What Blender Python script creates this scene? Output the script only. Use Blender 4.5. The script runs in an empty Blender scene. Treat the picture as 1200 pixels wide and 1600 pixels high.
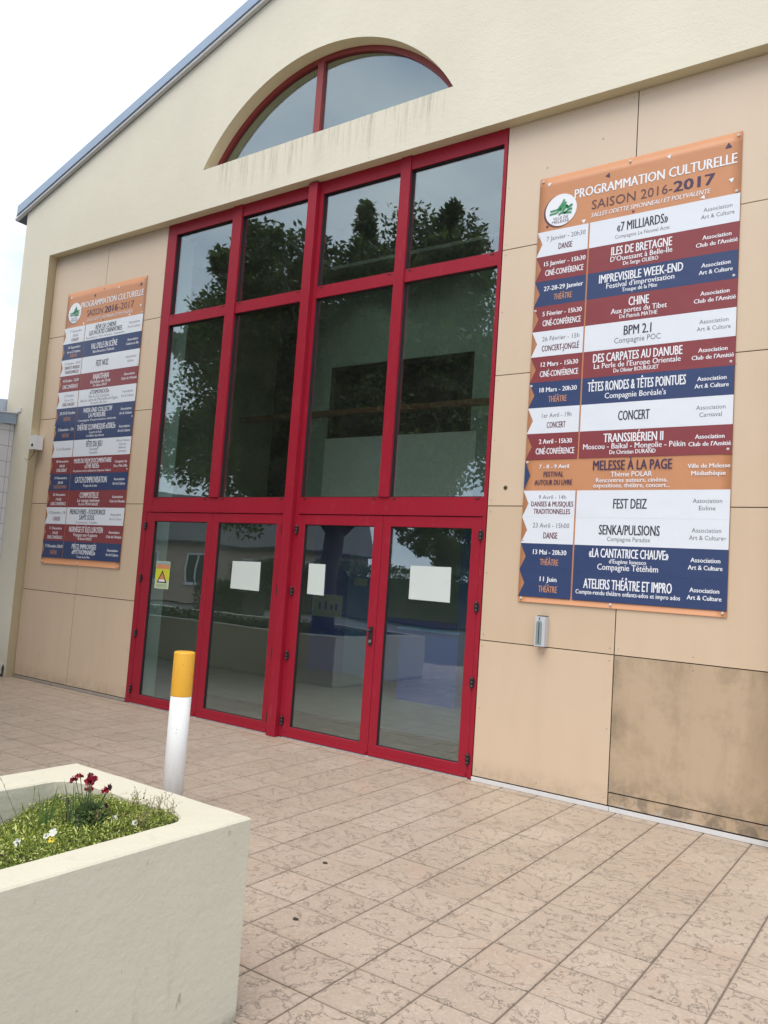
import bpy, bmesh, math, random
from mathutils import Vector, Matrix, noise as mnoise
random.seed(7)
rnd = random.random
def U(a, b): return a + (b - a) * rnd()
S = bpy.context.scene
C = S.collection

# ------------------------------------------------------------------ camera
cam_d = bpy.data.cameras.new('camera'); cam = bpy.data.objects.new('camera', cam_d); C.objects.link(cam)
RT = Vector((0.82105389, 0.56671502, 0.06859011)); UP = Vector((-0.00925484, -0.10692362, 0.99422416)); FW = Vector((-0.57077567, 0.81694641, 0.0825452))
m = Matrix.Identity(4)
for i in range(3): m[i][0] = RT[i]; m[i][1] = UP[i]; m[i][2] = -FW[i]
# the fitted axes are given as world vectors: right, up and forward
Rm = Matrix(((0.8210538885, 0.5667150159, 0.0685901085), (-0.0092548394, -0.1069236208, 0.9942241635), (-0.5707756653, 0.8169464059, 0.0825451982)))
for i in range(3):
    m[i][0] = Rm[0][i]; m[i][1] = Rm[1][i]; m[i][2] = -Rm[2][i]
m.translation = (8.130368, -6.440204, 1.7)
cam.matrix_world = m
cam_d.sensor_fit = 'HORIZONTAL'; cam_d.sensor_width = 36; cam_d.lens = 1257.39 / 1200 * 36
cam_d.clip_start = 0.05; cam_d.clip_end = 1500
S.camera = cam

# ------------------------------------------------------------------ sky, sun, exposure
SUN_EL, SUN_AZ = math.radians(65), math.radians(170)      # azimuth clockwise from +Y: behind the camera, slightly to the left
w = bpy.data.worlds.new('World'); S.world = w; w.use_nodes = True
nt = w.node_tree; nt.nodes.clear()
def wn(t, **k):
    n = nt.nodes.new(t)
    for a, b in k.items(): setattr(n, a, b)
    return n
out = wn('ShaderNodeOutputWorld'); bg = wn('ShaderNodeBackground'); bg.inputs[1].default_value = 0.085
sky = wn('ShaderNodeTexSky', sky_type='NISHITA', sun_disc=False, sun_elevation=SUN_EL, sun_rotation=SUN_AZ)
tc = wn('ShaderNodeTexCoord'); mp = wn('ShaderNodeMapping'); mp.inputs['Scale'].default_value = (1.0, 1.0, 2.4)
nz = wn('ShaderNodeTexNoise'); nz.inputs['Scale'].default_value = 2.3; nz.inputs['Detail'].default_value = 7; nz.inputs['Roughness'].default_value = .55; nz.inputs['Distortion'].default_value = .35
cr = wn('ShaderNodeValToRGB'); cr.color_ramp.elements[0].position = .32; cr.color_ramp.elements[0].color = (7.0, 8.4, 11.2, 1)
cr.color_ramp.elements[1].position = .66; cr.color_ramp.elements[1].color = (14.5, 14.9, 15.6, 1)
nz2 = wn('ShaderNodeTexNoise'); nz2.inputs['Scale'].default_value = 1.6; nz2.inputs['Detail'].default_value = 5
mr = wn('ShaderNodeMapRange'); mr.inputs['From Min'].default_value = .3; mr.inputs['From Max'].default_value = .5; mr.inputs['To Min'].default_value = .72; mr.inputs['To Max'].default_value = 1
mx = wn('ShaderNodeMix', data_type='RGBA')
L = nt.links.new
L(tc.outputs['Generated'], mp.inputs[0]); L(mp.outputs[0], nz.inputs['Vector']); L(mp.outputs[0], nz2.inputs['Vector'])
L(nz.outputs[0], cr.inputs[0]); L(nz2.outputs[0], mr.inputs['Value']); L(mr.outputs[0], mx.inputs['Factor'])
L(sky.outputs[0], mx.inputs[6]); L(cr.outputs[0], mx.inputs[7]); L(mx.outputs[2], bg.inputs[0]); L(bg.outputs[0], out.inputs[0])
sun_d = bpy.data.lights.new('sun', 'SUN'); sun_d.energy = 2.4; sun_d.angle = math.radians(50); sun_d.color = (1, .93, .82)
sun = bpy.data.objects.new('sun', sun_d); C.objects.link(sun)
sdir = Vector((math.sin(SUN_AZ) * math.cos(SUN_EL), math.cos(SUN_AZ) * math.cos(SUN_EL), math.sin(SUN_EL)))
sun.rotation_euler = sdir.to_track_quat('Z', 'Y').to_euler()
S.view_settings.view_transform = 'Standard'; S.view_settings.look = 'None'; S.view_settings.gamma = 1
S.view_settings.use_curve_mapping = False; S.view_settings.exposure = 0.34
S.render.engine = 'CYCLES'
S.cycles.max_bounces = 10; S.cycles.transparent_max_bounces = 12; S.cycles.glossy_bounces = 4; S.cycles.sample_clamp_indirect = 8

# ------------------------------------------------------------------ material helpers
class NT:
    def __init__(s, name):
        s.m = bpy.data.materials.new(name); s.m.use_nodes = True; s.t = s.m.node_tree
        s.b = s.t.nodes['Principled BSDF']; s.o = s.t.nodes['Material Output']
    def n(s, t, ins=None, **k):
        n = s.t.nodes.new('ShaderNode' + t)
        for a, b in k.items(): setattr(n, a, b)
        for a, b in (ins or {}).items(): s.set(n.inputs[a], b)
        return n
    def set(s, inp, v):
        if isinstance(v, bpy.types.NodeSocket): s.t.links.new(v, inp)
        else: inp.default_value = v
    def pos(s): return s.n('NewGeometry').outputs['Position']
    def math(s, op, a, b=0., c=0., clamp=False):
        n = s.n('Math', {0: a, 1: b, 2: c}, operation=op, use_clamp=clamp); return n.outputs[0]
    def vmath(s, op, a, b=(0, 0, 0)): return s.n('VectorMath', {0: a, 1: b}, operation=op).outputs[0]
    def noise(s, vec, sc, det=4, ro=.5, dist=0.):
        return s.n('TexNoise', {'Vector': vec, 'Scale': sc, 'Detail': det, 'Roughness': ro, 'Distortion': dist})
    def ramp(s, f, *st):
        n = s.n('ValToRGB', {0: f}); e = n.color_ramp.elements
        while len(e) < len(st): e.new(.5)
        for i, (p, c) in enumerate(st):
            e[i].position = p; e[i].color = (c, c, c, 1) if not hasattr(c, '__len__') else (*c, 1)
        return n.outputs[0]
    def mix(s, f, a, b, bt='MIX'):
        a = (*a, 1) if hasattr(a, '__len__') else a; b = (*b, 1) if hasattr(b, '__len__') else b
        n = s.n('Mix', {'Factor': f, 6: a, 7: b}, data_type='RGBA', blend_type=bt); return n.outputs[2]
    def rng(s, v, a, b, c, d): return s.n('MapRange', {'Value': v, 'From Min': a, 'From Max': b, 'To Min': c, 'To Max': d}).outputs[0]
    def scale(s, vec, sc): return s.n('Mapping', {'Vector': vec, 'Scale': sc}).outputs[0]
    def sep(s, v): return s.n('SeparateXYZ', {0: v}).outputs
    def bump(s, h, strength, dist, prev=None):
        n = s.n('Bump', {'Height': h, 'Strength': strength, 'Distance': dist})
        if prev is not None: s.set(n.inputs['Normal'], prev)
        return n.outputs[0]
    def fin(s, col=None, rough=None, nor=None, **k):
        if col is not None: s.set(s.b.inputs['Base Color'], (*col, 1) if isinstance(col, tuple) else col)
        if rough is not None: s.set(s.b.inputs['Roughness'], rough)
        if nor is not None: s.set(s.b.inputs['Normal'], nor)
        for a, b in k.items(): s.set(s.b.inputs[a.replace('_', ' ')], b)
        return s.m

def simple(name, col, rough=.6, var=.08, sc=6, bump=0., bsc=80, **k):
    t = NT(name); p = t.pos()
    n = t.noise(p, sc, 5, .6).outputs[0]
    c = t.mix(n, tuple(x * (1 - var) for x in col), tuple(min(1, x * (1 + var)) for x in col))
    nor = t.bump(t.noise(p, bsc, 3).outputs[0], 1, bump) if bump else None
    return t.fin(c, rough, nor, **k)

def mat_plaster(name, col, grain, gsc, dirty=0):
    t = NT(name); p = t.pos()
    big = t.noise(p, .9, 4, .6).outputs[0]
    c = t.mix(t.rng(big, .3, .7, 0, 1), tuple(x * .95 for x in col), tuple(min(1, x * 1.035) for x in col))
    med = t.noise(p, 9, 6, .7).outputs[0]
    c = t.mix(t.rng(med, .25, .75, 0, .25), c, tuple(x * .88 for x in col))
    # small dark specks and chips
    vo = t.n('TexVoronoi', {'Vector': p, 'Scale': 5.5, 'Randomness': 1.}).outputs['Distance']
    wob = t.math('MULTIPLY', t.noise(p, 60, 3).outputs[0], .06)
    sp = t.math('LESS_THAN', t.math('ADD', vo, wob), .072)
    msk = t.math('GREATER_THAN', t.noise(p, 1.7, 2).outputs[0], .52)
    c = t.mix(t.math('MULTIPLY', t.math('MULTIPLY', sp, msk), .5), c, tuple(x * .45 for x in col))
    if dirty == 1:     # rain streaks below the arched window sill
        x, y, z = t.sep(p)
        st = t.noise(t.scale(p, (16, 1, .9)), 1, 5, .7).outputs[0]
        st2 = t.noise(t.scale(p, (60, 1, 4)), 1, 4, .7).outputs[0]
        band = t.math('MULTIPLY', t.rng(z, 6.0, 6.5, 0, 1), t.math('LESS_THAN', z, 6.52))
        hx = t.math('MULTIPLY', t.rng(x, .8, 1.1, 0, 1), t.rng(x, 3.95, 4.2, 1, 0))
        f = t.math('MULTIPLY', t.math('MULTIPLY', t.rng(st, .47, .7, 0, 1), t.rng(st2, .35, .7, .2, 1)), t.math('MULTIPLY', band, hx), clamp=True)
        c = t.mix(t.math('MULTIPLY', f, 1.0, clamp=True), c, (.19, .175, .12))
        low = t.math('MULTIPLY', t.rng(z, .5, 0., 0, 1), t.rng(med, .35, .65, 0, .4))
        c = t.mix(t.math('MULTIPLY', low, 1., clamp=True), c, (.30, .27, .2))
    if dirty == 2:     # scuffs and green staining on the planter
        x, y, z = t.sep(p)
        s1 = t.noise(t.scale(p, (3, 3, 1.0)), 3.5, 6, .75).outputs[0]
        c = t.mix(t.rng(s1, .58, .8, 0, .5), c, (.30, .29, .19))
        s2 = t.noise(t.scale(p, (9, 9, 3.5)), 2.2, 3, .6).outputs[0]
        c = t.mix(t.rng(s2, .70, .76, 0, .55), c, (.2, .19, .13))
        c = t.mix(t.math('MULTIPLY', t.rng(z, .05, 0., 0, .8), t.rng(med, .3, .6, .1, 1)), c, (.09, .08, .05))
    g = t.noise(p, gsc, 4, .65).outputs[0]
    wv = t.noise(t.scale(p, (1, 1, 1.6)), gsc * .16, 4, .6, .6).outputs[0]
    n1 = t.bump(wv, 1, grain * .9)
    n2 = t.bump(g, 1, grain, n1)
    return t.fin(c, .92, n2)

PX, PY, P = 5.717, -3.742, .3283        # one joint crossing of the paving grid, and its pitch
def mat_paving():
    t = NT('stamped slate paving'); p = t.pos()
    rel = t.vmath('SUBTRACT', p, (PX, PY, 0)); cell = t.vmath('FLOOR', t.n('VectorMath', {0: rel, 1: (P, P, P)}, operation='DIVIDE').outputs[0])
    cs = t.n('SeparateXYZ', {0: cell}).outputs
    cell2 = t.n('CombineXYZ', {0: cs[0], 1: cs[1]}).outputs[0]
    w_ = t.n('TexWhiteNoise', {'Vector': cell2}, noise_dimensions='3D')
    off = t.n('VectorMath', {0: w_.outputs['Color'], 'Scale': 9.}, operation='SCALE').outputs[0]
    v = t.vmath('ADD', t.scale(p, (1, 1, 0)), off)
    n1 = t.noise(v, 3.4, 9, .60, .35).outputs[0]
    K = 8.
    n1 = t.math('ADD', n1, t.math('MULTIPLY', t.math('SUBTRACT', t.noise(v, 26, 6, .75).outputs[0], .5), .10))
    q = t.math('MULTIPLY', n1, K); fr = t.math('FRACT', q); fl = t.math('FLOOR', q)
    msk = t.math('MULTIPLY', t.rng(t.noise(v, 5, 3).outputs[0], .42, .56, 0, 1), t.rng(t.noise(v, 19, 4, .7).outputs[0], .42, .56, .15, 1))
    riser = t.rng(fr, .0, .10, 0, 1)
    h = t.math('ADD', fl, riser)
    crease = t.math('MULTIPLY', t.ramp(fr, (0, .5), (.02, 1.), (.04, .35), (.09, 0.)), t.math('MULTIPLY', msk, t.rng(w_.outputs['Value'], 0, 1, .45, 1.)))
    fine = t.noise(v, 55, 5, .7).outputs[0]
    patch = t.rng(t.noise(v, 4.5, 5, .7).outputs[0], .46, .58, 0, 1)
    pit = t.math('MULTIPLY', t.rng(t.noise(v, 38, 6, .8, 1.2).outputs[0], .52, .60, 0, 1), t.math('ADD', t.math('MULTIPLY', patch, .85), .08))
    big = t.noise(p, .55, 4, .6).outputs[0]; mid = t.noise(p, 2.1, 5, .65).outputs[0]
    c = t.mix(t.rng(big, .35, .65, 0, 1), (.435, .350, .275), (.465, .385, .31))
    c = t.mix(t.rng(mid, .35, .7, 0, .45), c, (.32, .24, .18))
    pk = t.math('MULTIPLY', t.rng(t.noise(p, 1.3, 4, .6).outputs[0], .54, .66, 0, .55), t.rng(t.noise(v, 8, 3).outputs[0], .4, .6, .2, 1))
    c = t.mix(t.math('MULTIPLY', pk, .6), c, (.41, .25, .19))
    c = t.mix(t.rng(w_.outputs['Value'], 0, 1, 0, .34), c, (.31, .245, .185))
    c = t.mix(t.rng(fine, .3, .62, .26, 0), c, (.16, .12, .09))
    c = t.mix(t.rng(fine, .55, .75, 0, .35), c, (.62, .52, .43))
    c = t.mix(t.math('MULTIPLY', crease, .20), c, (.10, .075, .055))
    c = t.mix(t.math('MULTIPLY', pit, .24), c, (.10, .075, .055))
    x, y, z = t.sep(p)
    fx = t.math('FRACT', t.math('DIVIDE', t.math('SUBTRACT', x, PX), P)); fy = t.math('FRACT', t.math('DIVIDE', t.math('SUBTRACT', y, PY), P))
    ed = t.math('MINIMUM', t.math('MINIMUM', fx, t.math('SUBTRACT', 1., fx)), t.math('MINIMUM', fy, t.math('SUBTRACT', 1., fy)))
    ed = t.math('ADD', ed, t.math('MULTIPLY', t.math('SUBTRACT', t.noise(p, 22, 4, .7).outputs[0], .5), .02))
    c = t.mix(t.rng(ed, .022, .009, 0, .6), c, (.17, .13, .095))
    c = t.mix(t.rng(ed, .08, .02, 0, .15), c, (.24, .185, .14))
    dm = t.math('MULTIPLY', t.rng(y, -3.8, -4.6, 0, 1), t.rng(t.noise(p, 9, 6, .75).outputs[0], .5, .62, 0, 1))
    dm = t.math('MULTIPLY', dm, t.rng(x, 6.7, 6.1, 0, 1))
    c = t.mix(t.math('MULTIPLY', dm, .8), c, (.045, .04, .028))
    nb = t.bump(h, 1., .0042)
    nb = t.bump(fine, .8, .003, nb)
    nb = t.bump(pit, -.8, .0025, nb)
    return t.fin(c, t.rng(mid, .3, .7, .36, .58), nb)

def mat_panel(name, stained=False):
    t = NT(name); p = t.pos(); x, y, z = t.sep(p)
    oi = t.n('ObjectInfo').outputs['Random']
    c = t.mix(oi, (.585, .448, .312), (.62, .478, .342))
    st = t.noise(t.scale(p, (5, 1, .7)), 1, 5, .6).outputs[0]
    c = t.mix(t.rng(st, .45, .75, 0, .35), c, (.53, .40, .265))
    c = t.mix(t.rng(z, 2.3, 5.5, 0, .55), c, (.70, .59, .47))      # paler towards the top
    # rain soiling at the foot of the wall
    n9 = t.noise(p, 7, 6, .7).outputs[0]
    c = t.mix(t.math('MULTIPLY', t.rng(z, .22, .02, 0, .5), t.rng(n9, .35, .6, 0, 1)), c, (.25, .19, .12))
    vo = t.n('TexVoronoi', {'Vector': t.scale(p, (1, 0, 1)), 'Scale': 2.6}).outputs['Distance']
    c = t.mix(t.math('MULTIPLY', t.math('LESS_THAN', vo, .028), .5), c, (.2, .15, .1))
    if stained:
        c = t.mix(.7, c, (.42, .31, .20))
        a = t.noise(t.scale(p, (3.2, 1, .55)), 1, 6, .68, .4).outputs[0]
        c = t.mix(t.rng(a, .45, .75, 0, .40), c, (.23, .155, .085))
        b = t.noise(p, 3.2, 7, .72).outputs[0]
        c = t.mix(t.rng(b, .5, .72, 0, .4), c, (.18, .13, .08))
        e = t.math('MULTIPLY', t.rng(z, 1.02, 1.21, 0, 1), t.rng(t.noise(t.scale(p, (2.4, 1, 1)), 1.2, 5, .7).outputs[0], .48, .68, 0, 1))
        c = t.mix(t.math('MULTIPLY', e, .6), c, (.10, .075, .05))
        e2 = t.math('MULTIPLY', t.rng(x, 6.12, 5.98, 0, 1), t.rng(b, .35, .6, .05, .5))
        c = t.mix(e2, c, (.13, .10, .065))
        e3 = t.math('MULTIPLY', t.rng(z, .34, .05, 0, 1), t.rng(n9, .44, .58, 0, 1))
        c = t.mix(t.math('MULTIPLY', e3, .6), c, (.075, .065, .055))
        lg = t.math('MULTIPLY', t.rng(z, .2, .12, 0, 1), t.rng(t.noise(p, 12, 5, .7).outputs[0], .58, .64, 0, 1))
        c = t.mix(t.math('MULTIPLY', lg, .7), c, (.42, .40, .38))
    nb = t.bump(t.noise(p, 2.4, 3).outputs[0], .5, .01)
    nb = t.bump(t.noise(p, 130, 3).outputs[0], .5, .0006, nb)
    return t.fin(c, .62, nb)

def mat_red():
    t = NT('red lacquered aluminium'); p = t.pos()
    n = t.noise(p, 2.5, 5, .6).outputs[0]
    c = t.mix(n, (.27, .007, .020), (.33, .011, .030))
    d = t.noise(t.scale(p, (8, 8, 2)), 3, 6, .7).outputs[0]
    c = t.mix(t.rng(d, .58, .8, 0, .35), c, (.36, .12, .11))
    return t.fin(c, t.rng(d, .3, .7, .38, .55), Specular_IOR_Level=.3)

def mat_glass():
    t = NT('tinted double glazing'); p = t.pos()
    wv = t.n('VectorMath', {0: t.vmath('SUBTRACT', t.noise(p, 1.6, 2).outputs[1], (.5, .5, .5)), 'Scale': .010}, operation='SCALE').outputs[0]
    nb = t.vmath('NORMALIZE', t.vmath('ADD', t.n('NewGeometry').outputs['Normal'], wv))
    ci = t.math('ABSOLUTE', t.n('VectorMath', {0: nb, 1: t.n('NewGeometry').outputs['Incoming']}, operation='DOT_PRODUCT').outputs['Value'])
    sch = t.math('ADD', t.math('MULTIPLY', t.math('POWER', t.math('SUBTRACT', 1., ci, clamp=True), 5.), .85), .165, clamp=True)
    tr = t.n('BsdfTransparent', {'Color': (.87, .94, .90, 1)}); gl = t.n('BsdfGlossy', {'Color': (.84, .93, 1, 1), 'Roughness': 0.0, 'Normal': nb})
    mix = t.n('MixShader', {0: sch, 1: tr.outputs[0], 2: gl.outputs[0]})
    # faint dust film
    df = t.n('BsdfDiffuse', {'Color': (.5, .5, .46, 1)})
    mix2 = t.n('MixShader', {0: t.rng(t.noise(p, 3, 6, .7).outputs[0], .4, .8, .006, .02), 1: mix.outputs[0], 2: df.outputs[0]})
    t.t.links.new(mix2.outputs[0], t.o.inputs[0]); t.t.nodes.remove(t.b)
    return t.m

def leafmat(name, dark, light, rough=.55, back=.25, yellow=None):
    t = NT(name); g = t.n('NewGeometry')
    r = g.outputs['Random Per Island']
    c = t.mix(r, dark, light)
    c = t.mix(t.rng(t.noise(g.outputs['Position'], 1.2 if back > .2 else 6, 3).outputs[0], .35, .65, 0, .5), c, dark)
    if yellow: c = t.mix(t.math('GREATER_THAN', t.math('FRACT', t.math('MULTIPLY', r, 17.3)), .8), c, yellow)
    df = t.fin(c, rough)
    tl = t.n('BsdfTranslucent', {'Color': c}); ms = t.n('MixShader', {0: back, 1: t.b.outputs[0], 2: tl.outputs[0]})
    t.t.links.new(ms.outputs[0], t.o.inputs[0])
    return df

M = dict(
    plaster=mat_plaster('cream rendered wall', (.73, .69, .565), .0022, 50, 1),
    reveal=mat_plaster('cream reveal paint', (.76, .68, .46), .003, 60),
    planter=mat_plaster('cream painted concrete', (.53, .50, .395), .0030, 34, 2),
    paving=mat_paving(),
    grout=simple('brown joint mortar', (.17, .13, .098), .9, .3, 30, .002, 200),
    panel=mat_panel('beige cladding board'), stained=mat_panel('stained beige cladding board', True),
    red=mat_red(), redold=simple('faded brown red frame paint', (.26, .035, .035), .5, .15, 3), glass=mat_glass(),
    black=simple('black plastic', (.018, .018, .02), .45), gasket=simple('black rubber gasket', (.012, .012, .014), .6),
    joint=simple('dark panel joint', (.03, .022, .016), .9),
    zinc=simple('blue grey coated sheet metal', (.30, .38, .48), .42, .12, 3, .002, 6, Metallic=.35),
    lightzinc=simple('pale blue sheet metal', (.50, .58, .70), .4, .08, 3),
    roof=simple('slate grey roof covering', (.12, .13, .15), .7, .2, 5, .003, 40),
    alu=simple('pale aluminium strip', (.62, .62, .62), .4, .1, 14),
    oldstrip=simple('weathered metal strip', (.34, .30, .26), .6, .25, 14),
    white=simple('white painted metal', (.69, .70, .70), .35, .04, 5, .0008, 60),
    yellow=simple('yellow painted metal', (.74, .385, .03), .38, .06, 7, .0008, 60),
    tile=simple('white glazed wall tile', (.60, .60, .61), .25, .05, 3), tilejoint=simple('grey tile joint', (.16, .16, .17), .9),
    orange=simple('orange banner vinyl', (.545, .245, .115), .45, .04, 3, .006, 4),
    bwhite=simple('white banner ink', (.70, .74, .80), .42, .02, 3, .006, 4), bred=simple('brick red banner ink', (.225, .036, .042), .42, .05, 3, .006, 4),
    bblue=simple('navy blue banner ink', (.024, .046, .135), .42, .06, 3, .006, 4),
    ltwhite=simple('white lettering ink', (.78, .80, .84), .45, .01), ltdark=simple('dark lettering ink', (.030, .026, .05), .45, .01),
    ltgrey=simple('grey lettering ink', (.13, .12, .15), .45, .01), ltorange=simple('orange lettering ink', (.52, .24, .13), .45, .01),
    ltpurple=simple('purple lettering ink', (.055, .028, .075), .45, .01), ltbrown=simple('brown lettering ink', (.10, .045, .055), .45, .01),
    ltred=simple('dark red lettering ink', (.13, .02, .04), .45, .01),
    green=simple('emblem green ink', (.02, .26, .10), .45, .02),
    steel=simple('grey steel', (.35, .35, .36), .35, .1, 20, Metallic=.8), brass=simple('brass', (.55, .42, .2), .35, Metallic=.9),
    devgrey=simple('light grey plastic', (.50, .52, .55), .4, .05), devslot=simple('grey green slot', (.22, .27, .27), .35, .05), devdark=simple('dark slot', (.03, .04, .04), .4),
    paper=simple('white paper', (.56, .62, .59), .7, .02, 5, .001, 12), paperback=simple('backlit paper', (.66, .73, .70), .7, .02, 5),
    pyellow=simple('yellow paper', (.58, .58, .03), .6, .03), pgreen=simple('pale green paper', (.50, .60, .38), .6, .03), porange=simple('salmon paper', (.60, .24, .11), .6, .05), pblue=simple('grey blue paper', (.25, .36, .38), .6, .05),
    inpier=simple('pale blue green pier paint', (.62, .74, .70), .7, .04, 1),
    inwall=simple('pale green interior paint', (.29, .36, .32), .7, .05, 1), inlight=simple('white interior paint', (.55, .59, .57), .7, .04, 1),
    inolive=simple('olive interior paint', (.26, .26, .17), .7, .06, 1), inblue=simple('deep blue interior paint', (.03, .11, .60), .5, .1, 2), inbluel=simple('mid blue interior paint', (.12, .30, .70), .5, .1, 2),
    infloor=simple('grey interior floor', (.32, .31, .28), .3, .06, 1.5), mat=simple('brown entrance mat', (.14, .11, .08), .95, .2, 30, .003, 200),
    dark=simple('painted hall darkness', (.012, .012, .012), .8), wood=simple('brown timber beam', (.16, .065, .035), .5, .25, 8), ceil=simple('interior ceiling', (.13, .14, .14), .8, .05, 1),
    asphalt=simple('car park asphalt', (.085, .085, .085), .9, .2, 2, .004, 60), lawn=simple('mown grass', (.06, .09, .025), .95, .4, 3, .02, 20),
    bark=simple('grey tree bark', (.10, .085, .07), .9, .4, 12, .02, 25), soil=simple('dark planting soil', (.045, .034, .024), .98, .4, 30, .01, 60),
    leaf=leafmat('dark cherry leaf', (.024, .048, .010), (.17, .225, .04), .45, .38), hedge=leafmat('hedge leaf', (.018, .035, .012), (.05, .085, .02), .6, .22),
    cover=leafmat('mossy ground cover leaf', (.08, .13, .02), (.42, .50, .06), .6, .25, (.62, .64, .22)),
    herb=leafmat('wallflower leaf', (.04, .075, .022), (.13, .20, .06), .55, .12), blade=leafmat('grass blade', (.05, .10, .02), (.14, .22, .05), .55, .12), dry=leafmat('dry stalk', (.16, .12, .06), (.28, .22, .10), .8, .1),
    crimson=leafmat('crimson petal', (.20, .006, .025), (.42, .018, .05), .6, .12), maroon=leafmat('dark maroon bud', (.03, .004, .012), (.06, .006, .015), .6, .05),
    petal=leafmat('white petal', (.50, .51, .45), (.68, .68, .60), .6, .12), ypetal=leafmat('yellow petal', (.62, .45, .02), (.78, .60, .04), .6, .12), pupil=simple('dark flower eye', (.02, .01, .015), .7),
    house=simple('pinkish house render', (.46, .34, .28), .9, .06, 1), hroof=simple('dark slate roof', (.05, .05, .06), .7, .2, 3), hwin=simple('house window glass', (.05, .06, .07), .1), hframe=simple('white window frame', (.7, .7, .7), .4),
    rust=simple('rusty stain', (.22, .17, .10), .9, .3, 20), cable=simple('black cable', (.03, .028, .025), .6),
)

def mat_scuffed(name, col, grime):
    t = NT(name); p = t.pos(); x, y, z = t.sep(p)
    c = t.mix(t.rng(t.noise(p, 5, 5, .6).outputs[0], .3, .7, 0, .2), col, tuple(k * .8 for k in col))
    st = t.noise(t.scale(p, (30, 30, 5)), 1, 6, .75).outputs[0]
    c = t.mix(t.rng(st, .56, .72, 0, .45), c, grime)
    ch = t.noise(p, 45, 4, .7).outputs[0]
    c = t.mix(t.math('MULTIPLY', t.math('GREATER_THAN', ch, .66), .7), c, tuple(k * .45 for k in grime))
    c = t.mix(t.math('MULTIPLY', t.rng(z, .25, .0, 0, 1), t.rng(st, .35, .6, .2, 1)), c, grime)
    return t.fin(c, .42, t.bump(ch, .5, .001))
M['white_post'] = mat_scuffed('scuffed white paint', (.70, .71, .70), (.42, .40, .36)); M['yellow_post'] = mat_scuffed('scuffed yellow paint', (.74, .385, .03), (.52, .27, .06))
# ------------------------------------------------------------------ mesh helpers
def box(bm, x0, x1, y0, y1, z0, z1, mi=0):
    vs = [bm.verts.new(v) for v in ((x0, y0, z0), (x1, y0, z0), (x1, y1, z0), (x0, y1, z0), (x0, y0, z1), (x1, y0, z1), (x1, y1, z1), (x0, y1, z1))]
    fs = []
    for f in ((0, 3, 2, 1), (4, 5, 6, 7), (0, 1, 5, 4), (1, 2, 6, 5), (2, 3, 7, 6), (3, 0, 4, 7)):
        q = bm.faces.new([vs[i] for i in f]); q.material_index = mi; fs.append(q)
    return fs
def quad(bm, a, b, c, d, mi=0):
    f = bm.faces.new([bm.verts.new(v) for v in (a, b, c, d)]); f.material_index = mi; return f
def poly(bm, pts, mi=0):
    f = bm.faces.new([bm.verts.new(v) for v in pts]); f.material_index = mi; return f
def tube(bm, pts, rads, n=8, mi=0, cap=True):
    rings = []
    for i, p in enumerate(pts):
        p = Vector(p); a = Vector(pts[max(0, i - 1)]); b = Vector(pts[min(len(pts) - 1, i + 1)])
        d = (b - a).normalized(); u = d.orthogonal().normalized(); v = d.cross(u)
        if rings and abs(d.z) > .5: u = Vector((1, 0, 0)) - d * d.x; u.normalize(); v = d.cross(u)
        elif abs(d.z) > .5: u = Vector((1, 0, 0)) - d * d.x; u.normalize(); v = d.cross(u)
        rings.append([bm.verts.new(p + (u * math.cos(t) + v * math.sin(t)) * rads[i]) for t in (2 * math.pi * k / n for k in range(n))])
    for a, b in zip(rings, rings[1:]):
        for k in range(n):
            f = bm.faces.new((a[k], a[(k + 1) % n], b[(k + 1) % n], b[k])); f.material_index = mi; f.smooth = True
    if cap:
        f = bm.faces.new(list(reversed(rings[0]))); f.material_index = mi
        f = bm.faces.new(rings[-1]); f.material_index = mi
def obj(name, bm, mats, parent=None, bevel=0., seg=1, kind=None, auto=False):
    if bevel:
        bmesh.ops.bevel(bm, geom=[e for e in bm.edges if len(e.link_faces) == 2 and e.calc_face_angle(0) > .5], offset=bevel, segments=seg, affect='EDGES', clamp_overlap=True)
    me = bpy.data.meshes.new(name); bm.to_mesh(me); bm.free()
    for mm in (mats if isinstance(mats, (list, tuple)) else [mats]): me.materials.append(mm)
    o = bpy.data.objects.new(name, me); C.objects.link(o)
    if parent: o.parent = parent
    if kind: o['kind'] = kind
    return o
def meshobj(name, verts, faces, mats, parent=None, mi=None, kind=None, smooth=False):
    me = bpy.data.meshes.new(name); me.from_pydata(verts, [], faces)
    for mm in (mats if isinstance(mats, (list, tuple)) else [mats]): me.materials.append(mm)
    if mi: me.polygons.foreach_set('material_index', mi)
    if smooth: me.polygons.foreach_set('use_smooth', [True] * len(faces))
    o = bpy.data.objects.new(name, me); C.objects.link(o)
    if parent: o.parent = parent
    if kind: o['kind'] = kind
    return o
def B(name, mat, parent, *b, bevel=.0, **k):
    bm = bmesh.new()
    for q in b: box(bm, *q)
    return obj(name, bm, mat, parent, bevel, **k)
def ring(name, mat, parent, o, i, y0, y1, bevel=0., **k):
    bm = bmesh.new(); R4 = []
    for (x0, x1, z0, z1) in (o, i):
        R4.append([[bm.verts.new((x, y, z)) for x, z in ((x0, z0), (x1, z0), (x1, z1), (x0, z1))] for y in (y0, y1)])
    for q in range(4):
        p = (q + 1) % 4; (of, ob), (nf, nb) = R4
        for f in ((of[q], of[p], nf[p], nf[q]), (ob[p], ob[q], nb[q], nb[p]), (ob[q], ob[p], of[p], of[q]), (nf[q], nf[p], nb[p], nb[q])): bm.faces.new(f)
    bmesh.ops.recalc_face_normals(bm, faces=bm.faces)
    return obj(name, bm, mat, parent, bevel, **k)
def root(name, label, cat, group=None):
    o = bpy.data.objects.new(name, None); C.objects.link(o); o.empty_display_size = .2
    o['label'] = label; o['category'] = cat
    if group: o['group'] = group
    return o
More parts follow.
